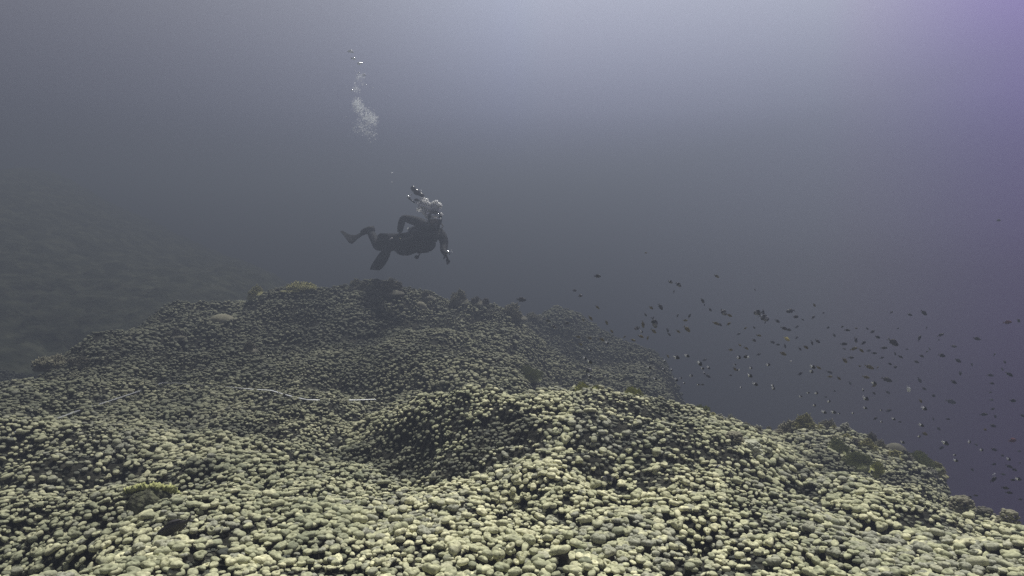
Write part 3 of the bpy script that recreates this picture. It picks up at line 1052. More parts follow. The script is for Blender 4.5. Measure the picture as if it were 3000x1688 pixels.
# ------------------------------------------------------------------ measuring tape laid across the reef
def build_tape():
    way = [(40, 1268), (212, 1213), (478, 1121), (516, 1122), (653, 1139), (795, 1149), (900, 1171), (1101, 1173)]
    pts = []
    for px, py in way:
        d = hit(px, py + 6) or 6.0
        q = P(px, py, d * .985)
        g = float(height(np.array([q.x]), np.array([q.y]))[0])
        pts.append(Vector((q.x, q.y, max(q.z, g + .062))))
    fine = []
    for i in range(len(pts) - 1):
        for k in range(8):
            fine.append(pts[i].lerp(pts[i + 1], k / 8) - Vector((0, 0, .006 * math.sin(math.pi * k / 8))))
    fine.append(pts[-1])
    z = [p.z for p in fine]
    verts, faces = [], []
    for i, p in enumerate(fine):
        t = (fine[min(i + 1, len(fine) - 1)] - fine[max(i - 1, 0)]).normalized()
        side = Vector((t.y, -t.x, 0)).normalized()
        tw = math.sin(i * .085 + .6) * 1.1 + .5
        wv = (side * math.cos(tw) + Vector((0, 0, 1)) * math.sin(tw)) * .0042
        c = Vector((p.x, p.y, z[i]))
        nrm = t.cross(wv).normalized() * .0009
        # ribbon about two centimetres wide
        verts += [c - wv - nrm, c + wv - nrm, c + wv + nrm, c - wv + nrm]
    for i in range(len(fine) - 1):
        o = i * 4
        for a, b in ((0, 1), (1, 2), (2, 3), (3, 0)):
            faces.append((o + a, o + b, o + b + 4, o + a + 4))
    mb = MB()
    mb.add(verts, faces)
    m = mat("tape_plastic", (.80, .82, .85), .35, spec=.6)
    o = mb.build("measuring_tape", m, smooth=False)
    tag(o, "thin white measuring tape lying across the coral carpet", "measuring tape")


build_tape()


# ------------------------------------------------------------------ fish
M_OLIVE = mat("olive_fish", (.12, .095, .025), .5)
M_OLIVE_D = mat("olive_fin", (.11, .085, .03), .6)
M_BLACK = mat("black_fish", (.012, .012, .014), .5)
M_WHITE = mat("white_fish", (.92, .93, .95), .5)
M_DUSK = mat("dusky_fish", (.03, .027, .027), .5)
M_DUSK_P = mat("dusky_fin", (.07, .065, .07), .6)
M_GREY = mat("grey_fish", (.22, .22, .24), .45)
M_STRIPE = mat("stripe_fish", (.03, .03, .034), .5)
M_YELL = mat("yellow_fish", (.50, .42, .08), .5)
M_RED = mat("red_fish", (.17, .05, .05), .5)
M_EYE = mat("fish_eye", (.02, .02, .02), .15)


def fish_mesh(name, deep, kind, mats):
    """A fish one unit long, nose at +x, with tail, back, belly and breast fins; deep = body depth over length."""
    st = [(.50, .012), (.47, .34), (.42, .58), (.33, .84), (.20, .99), (.06, 1.0), (-.08, .86), (-.19, .62), (-.27, .36), (-.32, .22), (-.36, .19)]
    n = 14
    vv, ff, mi = [], [], []
    for x, k in st:
        h = deep * .5 * k
        for j in range(n):
            a = 2 * math.pi * j / n
            vv.append((x, h * .42 * math.sin(a), h * math.cos(a) * (1.0 if math.cos(a) > 0 else .92)))

    def zone(x, z):
        if kind == "bicolor":
            return 0 if x > -.02 else 1
        if kind == "striped":
            return 1 if (math.sin(x * 34 + 1.0) > .25) else 0
        return 0
    for i in range(len(st) - 1):
        xm = (st[i][0] + st[i + 1][0]) / 2
        for j in range(n):
            a, b = i * n + j, i * n + (j + 1) % n
            ff.append((a, a + n, b + n, b)); mi.append(zone(xm, 0))
    vv.append((.505, 0, 0)); c = len(vv) - 1
    ff += [(j, (j + 1) % n, c) for j in range(n)]; mi += [0] * n
    fm = 1 if kind == "bicolor" else (2 if len(mats) > 3 else (1 if kind != "striped" else 1))

    def sheet(outline, y=.0, th=.006, m=1):
        o = len(vv)
        for s in (-1, 1):
            for (x, z) in outline:
                vv.append((x, y + s * th, z))
        k = len(outline)
        for t in range(1, k - 1):
            ff.append((o, o + t, o + t + 1)); mi.append(m)
            ff.append((o + k, o + k + t + 1, o + k + t)); mi.append(m)
        for t in range(k):
            u = (t + 1) % k
            ff.append((o + t, o + k + t, o + k + u, o + u)); mi.append(m)
    D = deep * .5
    for s in (1, -1):
        sheet([(-.34, .0), (-.345, s * D * .19), (-.44, s * D * .62), (-.52, s * D * .78), (-.47, s * D * .36), (-.42, 0)], m=fm)
    sheet([(.24, D * .93), (.12, D * 1.28), (-.04, D * 1.30), (-.17, D * 1.05), (-.25, D * .5), (-.05, D * .8)], m=0 if kind == "bicolor" else fm)
    sheet([(-.0, -D * .85), (-.08, -D * 1.15), (-.20, -D * .95), (-.26, -D * .42), (-.12, -D * .6)], m=fm)
    sheet([(.20, -D * .85), (.12, -D * 1.2), (.08, -D * .8)], m=0)
    for s in (1, -1):
        o = len(vv)
        p = [(.20, s * D * .40, -D * .1), (.07, s * D * .75, -D * .05), (.05, s * D * .78, -D * .32), (.17, s * D * .42, -D * .32)]
        vv.extend(p)
        ff.append((o, o + 1, o + 2, o + 3)); mi.append(0)
        # eye
        o = len(vv)
        ex, ey, ez, er = .405, s * D * .235, D * .15, D * .11
        for i in range(5):
            t = math.pi * i / 4
            for j in range(6):
                a = 2 * math.pi * j / 6
                vv.append((ex + er * math.sin(t) * math.cos(a), ey + er * .5 * math.sin(t) * math.sin(a), ez + er * math.cos(t)))
        for i in range(4):
            for j in range(6):
                a, b = o + i * 6 + j, o + i * 6 + (j + 1) % 6
                ff.append((a, a + 6, b + 6, b)); mi.append(len(mats) - 1)
    f4 = [f if len(f) == 4 else (*f, f[2]) for f in ff]
    return np_mesh(name, np.array(vv), np.array(f4), mats, True, mi)


FISH = {
    "o": ("olive_fish", fish_mesh("olive_fish", .36, "plain", [M_OLIVE, M_OLIVE_D, M_EYE]), 5.2, "olive fish", "olive fish of the loose school"),
    "y": ("yellow_fish", fish_mesh("yellow_fish", .38, "plain", [M_YELL, M_YELL, M_EYE]), 7.5, "yellow fish", None),
    "b": ("two_tone_fish", fish_mesh("two_tone_fish", .52, "bicolor", [M_BLACK, M_WHITE, M_EYE]), 4.6, "white-tailed black fish", "white-tailed black fish near the ridge"),
    "s": ("striped_fish", fish_mesh("striped_fish", .50, "striped", [M_GREY, M_STRIPE, M_EYE]), 5.4, "striped grey fish", "striped grey fish in the school"),
    "d": ("dusky_fish", fish_mesh("dusky_fish", .40, "plain", [M_DUSK, M_DUSK_P, M_EYE]), 6.2, "dusky fish", "dusky fish of the loose school"),
    "f": ("dusky_fish", None, 11.0, "faint far-off fish", "faint fish far out in the haze"),
    "w": ("pale_fish", fish_mesh("pale_fish", .5, "bicolor", [M_WHITE, M_WHITE, M_EYE]), 6.6, "pale white fish", None),
    "r": ("red_fish", fish_mesh("red_fish", .38, "plain", [M_RED, M_RED, M_EYE]), 7.0, "dark red fish", None),
}
FISH["f"] = (FISH["f"][0], FISH["d"][1], 8.6, *FISH["f"][3:])

# the schools as read off the photograph: window (origin, scale), then x, y, length, kind, heading (0 = swimming to the right, positive = nose down)
SCHOOL_A = """940,132,25,o,0 483,352,55,d,0 1608,352,50,o,30 1172,406,44,s,30 1248,432,52,s,35 268,487,40,f,10 323,537,42,s,0 1205,500,30,f,-70 1970,480,25,f,60 1475,583,50,d,60
1493,622,20,d,80 1547,667,40,d,50 483,645,45,o,40 990,650,45,o,35 1078,640,58,d,55 937,715,38,d,60 1240,725,35,d,-60 1352,728,42,d,-65 418,747,50,o,50 350,765,32,o,60
570,790,46,o,65 197,797,46,d,-20 913,805,66,o,80 1020,790,84,s,70 1312,770,44,o,0 1672,692,58,s,45 1728,722,54,o,25 1600,797,58,o,20 1635,808,42,d,25 1722,803,48,o,-25
2000,697,70,s,172 2050,690,48,d,75 2055,745,96,s,25 2066,790,25,d,-60 2305,680,84,d,172 2355,735,58,d,0 2420,763,30,f,30 2530,625,40,o,45 2180,775,48,d,35 2245,845,62,d,20
2288,858,46,d,15 2365,830,45,f,-15 2520,740,40,d,-40 18,772,50,d,20 75,828,46,s,30 858,843,52,s,165 900,875,30,b,30 1013,870,52,o,35 1245,873,46,o,35 1328,850,66,o,40
1145,860,45,f,70 1160,900,38,d,45 1878,845,36,o,-35 1962,837,30,d,60 1815,898,40,f,-25 2005,912,46,o,10 2270,945,68,y,30 2362,932,40,f,-15 618,872,42,o,50 740,925,30,o,-30
893,920,54,o,20 820,955,42,o,15 958,937,36,o,-70 575,980,38,b,30 300,925,40,o,20 410,935,40,o,20 525,950,46,o,30 325,995,40,o,20 1960,957,42,d,35 2135,975,50,f,20
2185,998,40,d,10 2253,1010,42,d,60 2393,1037,36,d,50 2450,1022,56,o,30 2507,980,48,d,60 2560,965,52,d,35 1827,1003,36,o,30 1887,1032,46,o,30 1740,1047,46,o,10 2235,1083,66,o,25
795,1035,40,f,20 413,1052,30,b,30 365,1125,36,b,25 410,1160,48,b,25 1148,1107,42,o,50 1230,1118,54,b,15 1330,1103,42,b,20 990,1115,35,f,20 1117,1152,28,b,70 990,1170,45,f,20
1448,1175,48,b,45 1495,1143,40,f,-20 1818,1118,44,b,20 1890,1113,48,b,172 2005,1090,45,f,-25 2310,1152,24,w,20 972,1213,42,b,35 1108,1230,30,b,35 1182,1235,28,b,70 735,1222,30,d,0
1475,1222,30,b,20 1532,1215,38,b,45 1782,1187,26,b,0 1780,1228,46,o,40 1810,1238,30,b,172 1932,1218,34,b,15 2095,1187,42,b,10 2515,1207,46,b,30 2503,1252,40,b,30 2395,1273,55,f,-15
2570,1215,42,o,30 395,1240,80,s,10 1370,1290,34,b,15 1492,1265,24,b,60 1525,1293,45,f,25 1740,1287,30,d,10 1922,1290,52,b,30 1270,1312,26,b,15 1228,1328,34,b,40 1030,1322,40,b,25
930,1315,32,d,0 968,1300,24,b,10 410,1297,42,b,60 630,1297,24,b,10 560,1293,18,w,0 1300,1360,22,b,30 1435,1375,26,b,0 1475,1375,36,d,10 1972,1370,44,b,20 2135,1385,32,b,15
2143,1410,40,b,30 1837,1402,24,b,20 295,1335,30,d,0"""
SCHOOL_B = """683,378,25,d,0 1325,372,30,d,-35 1497,393,42,d,20 1630,375,66,d,40 2418,466,78,r,-5 2525,450,52,d,30 728,515,36,d,0 862,507,30,d,-30 908,540,42,d,0 993,522,32,o,20
1097,525,27,d,50 1145,555,54,d,-15 1387,523,26,f,0 1657,517,26,f,-50 785,587,40,d,50 1195,605,52,d,20 1590,615,58,d,-55 1790,585,48,d,-30 1770,630,28,f,0 2130,620,62,d,15
1340,652,96,d,35 990,630,58,s,45 1060,660,60,d,-10 875,670,64,d,0 1912,692,46,d,5 880,715,32,d,20 970,715,64,o,-20 1040,730,52,o,40 1110,733,46,f,0 1255,707,50,d,-5
1163,757,44,d,0 1360,760,40,d,55 1410,790,40,d,30 1610,783,38,d,30 1685,715,40,f,30 1660,742,28,f,-50 1470,720,26,f,0 1800,778,62,d,15 945,798,44,d,0 885,825,72,o,35
1235,800,44,f,-10 2297,770,36,d,-30 1560,837,40,d,25 1953,826,60,d,30 2395,840,48,d,20 2083,862,36,f,50 1310,857,42,d,30 1362,887,50,d,5 1025,880,34,o,20 1115,887,76,o,20
1195,893,34,o,-30 740,935,50,f,20 745,978,40,o,-5 830,993,50,o,40 1085,983,54,o,10 1280,1005,76,d,15 2257,965,48,d,5 2435,955,56,d,30 2370,905,45,f,40 1590,1010,50,f,60
1912,1027,48,d,30 1975,945,40,f,80 2273,1042,40,d,10 1160,1037,36,b,10 1162,1063,50,o,-30 935,1040,35,f,60 1058,1103,32,b,50 1487,1095,46,w,80 1632,1090,35,f,30 785,1112,30,f,20
1290,1125,40,f,30 1160,1133,34,d,40 1722,1157,48,d,25 1082,1183,50,b,30 705,1170,26,d,0 735,1210,38,b,20 1885,1213,70,f,10 1600,1207,52,o,35 2470,1205,62,d,10 2270,1197,36,f,0
2258,1127,36,f,0 1077,1272,38,b,20 1635,1277,50,b,30 1228,1295,26,b,0 1300,1298,58,f,-10 960,1320,30,b,20 690,1313,40,b,20 780,1313,42,b,15 830,1325,26,b,0 1173,1373,44,d,-20
1345,1377,30,b,30 1230,1403,30,b,20 1405,1405,26,d,0 1720,1375,36,f,50 1858,1378,38,d,10 2280,1283,44,d,-10 2195,1335,54,d,-10 2303,1352,46,d,35 2560,1345,42,d,30 597,1248,38,b,20
540,1130,26,b,0 617,1133,42,b,10 470,1165,24,b,0"""
SCHOOL_C = """360,528,44,b,25 543,565,56,f,35 1035,575,48,o,20 1120,535,62,d,15 395,620,66,o,20 335,648,40,b,30 160,710,40,b,25 612,717,60,b,25 870,705,48,b,20 940,735,36,f,30
570,770,70,f,0 998,790,50,b,15 1130,787,62,d,20 1400,805,46,f,0 1325,690,100,r,0 1220,850,42,d,20 1285,888,50,b,25 1405,928,38,d,0 713,845,28,b,20 725,902,52,b,20
900,1000,46,f,40 1130,942,56,d,10 1290,965,62,d,20 1345,1000,50,d,25 1130,1052,42,w,0 1125,1105,88,d,-20 1225,1050,40,f,0 1330,1110,52,d,10 1390,1100,44,b,10 880,1290,32,d,0
935,1275,40,f,0 1250,1195,62,f,0 1290,1245,52,f,0 1410,1315,48,d,0"""


def place_words(px, py, d):
    if py < 985:
        row = "high in the school"
    elif py < 1085:
        row = "midway in the school"
    else:
        row = "low in the school"
    if px < 1800:
        col = "over the far shoulder"
    elif px < 2060:
        col = "above the near crest"
    elif px < 2330:
        col = "above the ridge top"
    elif px < 2620:
        col = "above the ridge foot"
    elif px < 2840:
        col = "over the open water"
    else:
        col = "by the violet edge"
    return row, col


def build_fish():
    rnd = random.Random(3)
    its = []
    for txt, ox, oy, sc in ((SCHOOL_A, 1600, 700, 3.22), (SCHOOL_B, 2200, 800, 3.22), (SCHOOL_C, 2600, 1100, 3.6225)):
        for rec in txt.split():
            zx, zy, ln, k, head = rec.split(",")
            px, py, ln = ox + float(zx) / sc, oy + float(zy) / sc, float(ln) / sc
            name, me, d, words, grp = FISH[k]
            d = d * rnd.uniform(.9, 1.1)
            ln *= 1.1
            if px > 2780 and py > 1400:
                d = min(d, 5.0)
            dh = hit(px, py)
            if dh is not None and d > dh - .3:
                d = max(2.5, dh - .35)
            yaw = rnd.uniform(-35, 35)
            L = ln * d / F_PX / math.cos(R(yaw))
            o = link(name, me)
            o.location = P(px, py, d)
            h = float(head)
            flip = abs(h) > 90
            pitch = R(180 - h) if flip else R(h)
            rz = R(180 + yaw) if flip else R(yaw)
            o.rotation_euler = (R(rnd.uniform(-12, 12)), pitch, rz)
            o.scale = (L, L * rnd.uniform(.9, 1.1), L * rnd.uniform(.9, 1.08))
            tag(o, None, "fish", grp)
            row, col = place_words(px, py, d)
            tilt = "nose-down " if 28 < (h if not flip else 180 - h) < 100 else ("nose-up " if h < -15 else "level ")
            its.append((o, tilt + words, f"{row} {col}" , px, py))
    single_out(its, "fish")
    print("fish", len(its))


build_fish()


def lone_fish(name, px, py, ln, kind, yaw, pitch, label, d=None, lift=.06):
    dd = d or (hit(px, py) or 3.0) - lift
    o = link(name, FISH[kind][1])
    L = ln * dd / F_PX
    o.location = P(px, py, dd)
    o.rotation_euler = (0, R(pitch), R(yaw))
    o.scale = (L, L, L * (.72 if ln > 100 else 1))
    tag(o, label, "fish")


lone_fish("dark_fish", 512, 1545, 118, "d", 186, 26, "large dark brown fish lying low over the cream heads below the plate coral", lift=.22)
lone_fish("grey_fish", 1782, 1405, 46, "s", 160, 10, "small grey fish hiding in a gap of the near mound", lift=.05)
lone_fish("grey_fish", 2100, 1376, 40, "s", 30, -20, "pale grey fish resting among the heads of the right slope", lift=.05)
lone_fish("dark_fish", 1527, 878, 30, "d", 0, 5, "dark fish in front of the faint tall bush on the far crest", d=8.5)
lone_fish("dark_fish", 812, 850, 16, "d", 0, 0, "tiny dark fish over the left end of the far crest", d=9.5)
lone_fish("dark_fish", 2925, 646, 14, "d", 0, 0, "tiny lone dark fish high up by the violet edge", d=9.5)


# ------------------------------------------------------------------ the diver
DIST = 10.0
ZS = 4.528


def D(zx, zy, off=0.0):
    return P(940 + zx / ZS, 500 + zy / ZS, DIST + off)


def skinned(name, nodes, edges, mats, parent=None, levels=2, root=0, face_mat=None, origin=None):
    """Grow one continuous surface over a skeleton: nodes = [(point, radius)]."""
    org = origin or Vector((0, 0, 0))
    me = bpy.data.meshes.new(name)
    me.from_pydata([tuple(Vector(p) - org) for p, _ in nodes], edges, [])
    ob = bpy.data.objects.new(name, me)
    COL.objects.link(ob)
    ob.modifiers.new("skin", "SKIN")
    for i, (p, r) in enumerate(nodes):
        rr = r if hasattr(r, "__len__") else (r, r)
        me.skin_vertices[0].data[i].radius = rr
        me.skin_vertices[0].data[i].use_root = (i == root)
    sub = ob.modifiers.new("smooth", "SUBSURF")
    sub.levels = sub.render_levels = levels
    dg = bpy.context.evaluated_depsgraph_get()
    new = bpy.data.meshes.new_from_object(ob.evaluated_get(dg))
    new.name = name
    bpy.data.objects.remove(ob)
    bpy.data.meshes.remove(me)
    new.materials.clear()
    for m in mats:
        new.materials.append(m)
    for p in new.polygons:
        p.use_smooth = True
        p.material_index = 0
        if face_mat:
            p.material_index = face_mat(p.center + org)
    o = link(name, new, parent)
    return o


M_SUIT = mat("neoprene", (.009, .009, .012), .8, spec=.12, noise=(40, (.016, .016, .022), .4, .7), bump=(120, .25, .003))
M_SLEEVE = mat("neoprene_sleeve", (.035, .032, .055), .7, spec=.3)
M_SKIN = mat("skin", (.17, .13, .115), .6)
M_RUBBER = mat("black_rubber", (.008, .008, .009), .7, spec=.15)
M_FIN = mat("fin_rubber", (.007, .007, .008), .85, spec=.05)
M_VEST = mat("vest_nylon", (.008, .008, .010), .85, spec=.1, bump=(60, .35, .006))
M_TANK = mat("tank_paint", (.05, .055, .065), .35, spec=.5)
M_SILVER = mat("silver_metal", (.75, .77, .80), .18, metal=.9)
M_LENS = mat("mask_lens", (.62, .66, .68), .08, spec=.9, metal=.4)
M_CLEAR = mat("clear_silicone", (.72, .74, .76), .3)
M_TRIM = mat("pale_trim", (.62, .58, .62), .5)
M_BUCKLE = mat("yellow_tag", (.62, .58, .30), .5)


def build_diver():
    org = D(1130, 960, .15)
    root = empty("person", org)
    tag(root, "scuba diver in black wetsuit swimming level above the far crest, one hand on hip", "diver")

    N, E = [], []

    def chain(pts, start=None):
        prev = start
        ids = []
        for (zx, zy, off, r) in pts:
            N.append((D(zx, zy, off), r))
            i = len(N) - 1
            if prev is not None:
                E.append((prev, i))
            prev = i
            ids.append(i)
        return ids
    sp = chain([(955, 958, .30, .120), (1120, 955, .20, .148), (1310, 905, .10, .165), (1430, 850, .03, .150)])
    hd = chain([(1495, 790, -.01, .068), (1512, 735, -.05, .078), (1515, 665, -.07, .098), (1514, 608, -.05, .090)], sp[3])
    ra = chain([(1395, 745, .07, 0.107), (1320, 690, .12, 0.088), (1210, 655, .18, 0.072), (1090, 628, .22, 0.063), (1062, 720, .17, 0.054), (1044, 826, .10, 0.042)], sp[3])
    la = chain([(1540, 815, -.04, 0.104), (1600, 850, -.09, 0.088), (1640, 940, -.13, 0.068), (1632, 1015, -.18, 0.060), (1630, 1068, -.28, 0.051), (1655, 1108, -.36, 0.041)], sp[3])
    l1 = chain([(880, 930, .36, 0.119), (815, 975, .50, 0.113), (765, 1012, .64, 0.088), (705, 900, .78, 0.077), (645, 800, .92, 0.056)], sp[0])
    l2 = chain([(900, 990, .42, 0.119), (868, 1030, .70, 0.102), (862, 1046, .85, 0.088), (868, 1058, 1.05, 0.070), (866, 1078, 1.18, 0.054)], sp[0])

    def fm(c):
        h = D(1514, 668, -.10)
        return 1 if (c - h).length < .105 and c.y < h.y - .02 else 0
    body = skinned("body", N, E, [M_SUIT, M_SKIN], root, 2, 0, fm, org)
    # features of the face: nose, brow, cheeks pushed out of the head
    nose = D(1515, 668, -.19) - org
    for v in body.data.vertices:
        q = (v.co - nose).length
        if q < .04:
            v.co.y -= .022 * math.exp(-(q / .018) ** 2)

    def lump(name, m, build, parent=root):
        mb = MB()
        build(mb)
        for i, p in enumerate(mb.v):
            mb.v[i] = tuple(Vector(p) - org)
        return mb.build(name, m, parent)
    # hood and ears
    hood = lump("hood", M_RUBBER, lambda mb: [mb.ball(D(1514, 645, .005), (.108, .10, .128), 16, 12), mb.tube([D(1510, 700, .0), D(1500, 770, .0), D(1496, 805, .0)], [.09, .078, .10], 14)])
    for s in (-1, 1):
        lump("eye", [M_CLEAR], lambda mb: mb.ball(D(1515 + s * 27, 640, -.165), .013, 8, 6))
    # mask
    def frame(mb):
        pts = []
        for k in range(21):
            a = 2 * math.pi * k / 20
            sx, sy = math.copysign(abs(math.cos(a)) ** .55, math.cos(a)), math.copysign(abs(math.sin(a)) ** .55, math.sin(a))
            pts.append(D(1515 + 66 * sx, 596 + 36 * sy, -.185 + .03 * abs(sx)))
        mb.tube(pts, .012, 8, cap=False)
        mb.tube([D(1449, 600, -.15), D(1428, 605, -.03), D(1440, 610, .08)], .010, 6)
        mb.tube([D(1581, 600, -.15), D(1602, 605, -.03), D(1592, 610, .08)], .010, 6)
    mk = lump("mask", M_RUBBER, frame)

    def lens(mb):
        for s in (-1, 1):
            mb.ball(D(1515 + s * 30, 594, -.18), (.031, .010, .026), 14, 8)
    lump("lens", M_LENS, lens, mk)

    def skirt(mb):
        mb.tube([D(1452, 640, -.15), D(1480, 634, -.19), D(1515, 632, -.205), D(1552, 636, -.19), D(1584, 646, -.15)], [.010, .013, .014, .013, .010], 8)
        mb.ball(D(1588, 640, -.16), .016, 8, 6)
    lump("skirt", M_CLEAR, skirt, mk)
    # regulator with its exhaust tee and hose
    reg = lump("regulator", M_RUBBER, lambda mb: [mb.ball(D(1520, 728, -.205), (.046, .036, .040), 16, 10), mb.tube([D(1492, 748, -.19), D(1520, 756, -.20), D(1552, 746, -.19)], [.014, .018, .014], 8)])
    lump("purge_cover", M_TANK, lambda mb: mb.ball(D(1522, 724, -.240), (.024, .008, .024), 14, 6), reg)
    lump("hose", M_RUBBER, lambda mb: mb.tube([D(1400, 770, .22), D(1470, 740, .16), D(1590, 690, .02), D(1622, 735, -.08), D(1590, 775, -.16), D(1540, 735, -.20)], .011, 8), reg)
    # buoyancy vest
    vest = skinned("buoyancy_vest", [(D(1500, 905, -.11), .10), (D(1455, 925, -.10), .155), (D(1395, 935, -.07), .188), (D(1330, 950, -.03), .165), (D(1270, 965, .00), .145), (D(1140, 1002, .10), .168), (D(1050, 1000, .18), .140), (D(985, 985, .24), .09)],
                   [(0, 1), (1, 2), (2, 3), (3, 4), (4, 5), (5, 6), (6, 7)], [M_VEST], root, 3, 4, None, org)
    lump("shoulder_strap", M_RUBBER, lambda mb: mb.tube([D(1345, 742, .02), D(1345, 800, -.09), D(1370, 900, -.15)], [.024, .028, .026], 8), vest)
    lump("shoulder_strap", M_RUBBER, lambda mb: mb.tube([D(1590, 800, -.10), D(1560, 850, -.20), D(1520, 930, -.26)], [.024, .028, .026], 8), vest)
    lump("pocket", M_VEST, lambda mb: mb.ball(D(1105, 1062, .02), (.13, .05, .075), 14, 10), vest)
    lump("pocket", M_VEST, lambda mb: mb.ball(D(1425, 1010, -.20), (.085, .05, .07), 14, 10), vest)
    lump("buckle", M_TRIM, lambda mb: mb.tube([D(1182, 905, -.03), D(1236, 908, -.045)], .009, 6), vest)
    lump("buckle", M_BUCKLE, lambda mb: mb.ball(D(1051, 903, .03), (.012, .012, .012), 8, 6), vest)
    lump("buckle", M_TRIM, lambda mb: mb.tube([D(912, 914, .16), D(950, 894, .15)], .009, 6), vest)
    lump("gauge", M_RUBBER, lambda mb: [mb.ball(D(1272, 1148, -.05), (.036, .022, .028), 12, 8), mb.tube([D(1300, 1060, -.05), D(1310, 1110, -.06), D(1290, 1140, -.05)], .010, 6)], vest)
    # tank on the back, with its boot and valve
    tank = lump("air_tank", M_TANK, lambda mb: mb.tube([D(1165, 838, .36), D(1172, 836, .36), D(1200, 826, .355), D(1360, 760, .27), D(1400, 742, .25), D(1418, 735, .24)], [.04, .075, .092, .092, .075, .03], 20))
    lump("valve", M_SILVER, lambda mb: [mb.tube([D(1415, 736, .24), D(1440, 726, .23)], [.018, .02], 10), mb.tube([D(1436, 712, .2), D(1436, 745, .26)], .014, 8)], tank)
    lump("boot", M_CLEAR, lambda mb: mb.tube([D(1196, 828, .357), D(1206, 823, .352)], [.0945, .0945], 20, cap=False), tank)

    # gloves: a palm and five unequal, bent fingers each
    def hand(wrist, fwd, across, palm_n, curl, name="glove"):
        fwd, across, palm_n = fwd.normalized(), across.normalized(), palm_n.normalized()
        nodes, edges = [], []

        def nd(p, r):
            nodes.append((p, r))
            return len(nodes) - 1
        w = nd(wrist, (.030, .022))
        m = nd(wrist + fwd * .045, (.038, .017))
        k = nd(wrist + fwd * .080, (.042, .014))
        edges += [(w, m), (m, k)]
        for i, (off, ln) in enumerate(((-.030, .070), (-.010, .080), (.011, .075), (.031, .058))):
            p = wrist + fwd * .088 + across * off
            prev = k
            dirv = fwd.copy()
            for j in range(3):
                dirv = (dirv + palm_n * (curl + .08 * i) * (j + .4)).normalized()
                p = p + dirv * ln * (.42, .32, .26)[j]
                q = nd(p, (.0105, .0095, .008)[j])
                edges.append((prev, q))
                prev = q
        t = wrist + fwd * .035 - across * .034
        d1 = (fwd * .6 - across * .8 + palm_n * .35).normalized()
        prev = m
        for j, l in enumerate((.0, .032, .026)):
            t = t + d1 * l
            d1 = (d1 + fwd * .5 + palm_n * .3).normalized()
            q = nd(t, (.014, .011, .009)[j])
            edges.append((prev, q))
            prev = q
        return skinned(name, nodes, edges, [M_RUBBER], root, 2, 0, None, org)
    X, Z, Y = Vector((1, 0, 0)), Vector((0, 0, 1)), Vector((0, 1, 0))
    hand(D(1655, 1106, -.36), X * .35 - Z * .94, Y * .8 + X * .6, -X * .4 - Y * .6, .28)
    hand(D(1044, 826, .10), X * .2 - Z * .8 - Y * .2, X * .9 + Z * .2, Y * .7 + X * .2, .30)
    # instrument on the wrist
    wc = lump("wrist_computer", M_SILVER, lambda mb: [mb.ball(D(1682, 1078, -.42), (.036, .022, .018), 12, 8), mb.tube([D(1640, 1085, -.34), D(1660, 1072, -.41), D(1700, 1078, -.42), D(1708, 1110, -.38)], .011, 6)])
    lump("button", M_CLEAR, lambda mb: [mb.ball(D(1728, 1058, -.42), .009, 8, 6)], wc)
    lump("button", M_CLEAR, lambda mb: [mb.ball(D(1738, 1080, -.41), (.014, .007, .005), 8, 6)], wc)

    # fins: a foot pocket, a bending blade and two side ribs
    def fin(path, wid, th=.010):
        e = empty("fin", (0, 0, 0))
        e.parent = root
        pts = [D(*p) for p in path]
        n = len(pts)
        verts, faces = [], []
        for i, p in enumerate(pts):
            t = (pts[min(i + 1, n - 1)] - pts[max(i - 1, 0)]).normalized()
            w = Vector(wid[i])
            nn = t.cross(w).normalized() * th * (1 - .6 * i / n)
            for s in (-1, -.5, 0, .5, 1):
                verts += [p + w * s + nn * (1 + .5 * (abs(s) == 1))]
            for s in (1, .5, 0, -.5, -1):
                verts += [p + w * s - nn * (1 + .5 * (abs(s) == 1))]
        for i in range(n - 1):
            for k in range(10):
                a, b = i * 10 + k, i * 10 + (k + 1) % 10
                faces.append((a, b, b + 10, a + 10))
        for base in (0, (n - 1) * 10):
            for k in range(4):
                faces.append((base + k, base + k + 1, base + 8 - k, base + 9 - k))
        mb = MB()
        mb.add([Vector(v) - org for v in verts], faces)
        mb.build("blade", M_FIN, e)
        for s in (-1, 1):
            r = MB()
            r.tube([pts[i] + Vector(wid[i]) * s - org for i in range(n)], [.014 * (1 - .6 * i / n) for i in range(n)], 6)
            r.build("rib", M_RUBBER, e)
        fp = MB()
        t = (pts[1] - pts[0]).normalized()
        fp.tube([pts[0] - t * .10 - org, pts[0] - t * .03 - org, pts[0] + t * .06 - org, pts[0] + t * .13 - org], [.052, .060, .056, .03], 12)
        fp.build("foot_pocket", M_RUBBER, e)
        return e
    fin([(628, 792, .90), (580, 806, .92), (530, 845, .94), (485, 885, .96), (435, 915, .98), (385, 905, 1.00), (340, 868, 1.02), (300, 830, 1.04), (268, 802, 1.06)],
        [(.02, .05, .05), (.03, .07, .058), (.035, .08, .058), (.03, .085, .06), (.012, .085, .062), (-.012, .085, .056), (-.02, .085, .036), (-.012, .08, .016), (-.005, .06, .004)])
    fin([(862, 1085, 1.20), (840, 1125, 1.23), (810, 1175, 1.26), (775, 1230, 1.28), (740, 1280, 1.29), (712, 1318, 1.29)],
        [(.058, .045, -.012), (.070, .05, -.020), (.076, .052, -.024), (.078, .052, -.024), (.074, .05, -.020), (.066, .045, -.010)])


build_diver()

# ------------------------------------------------------------------ exhaled air


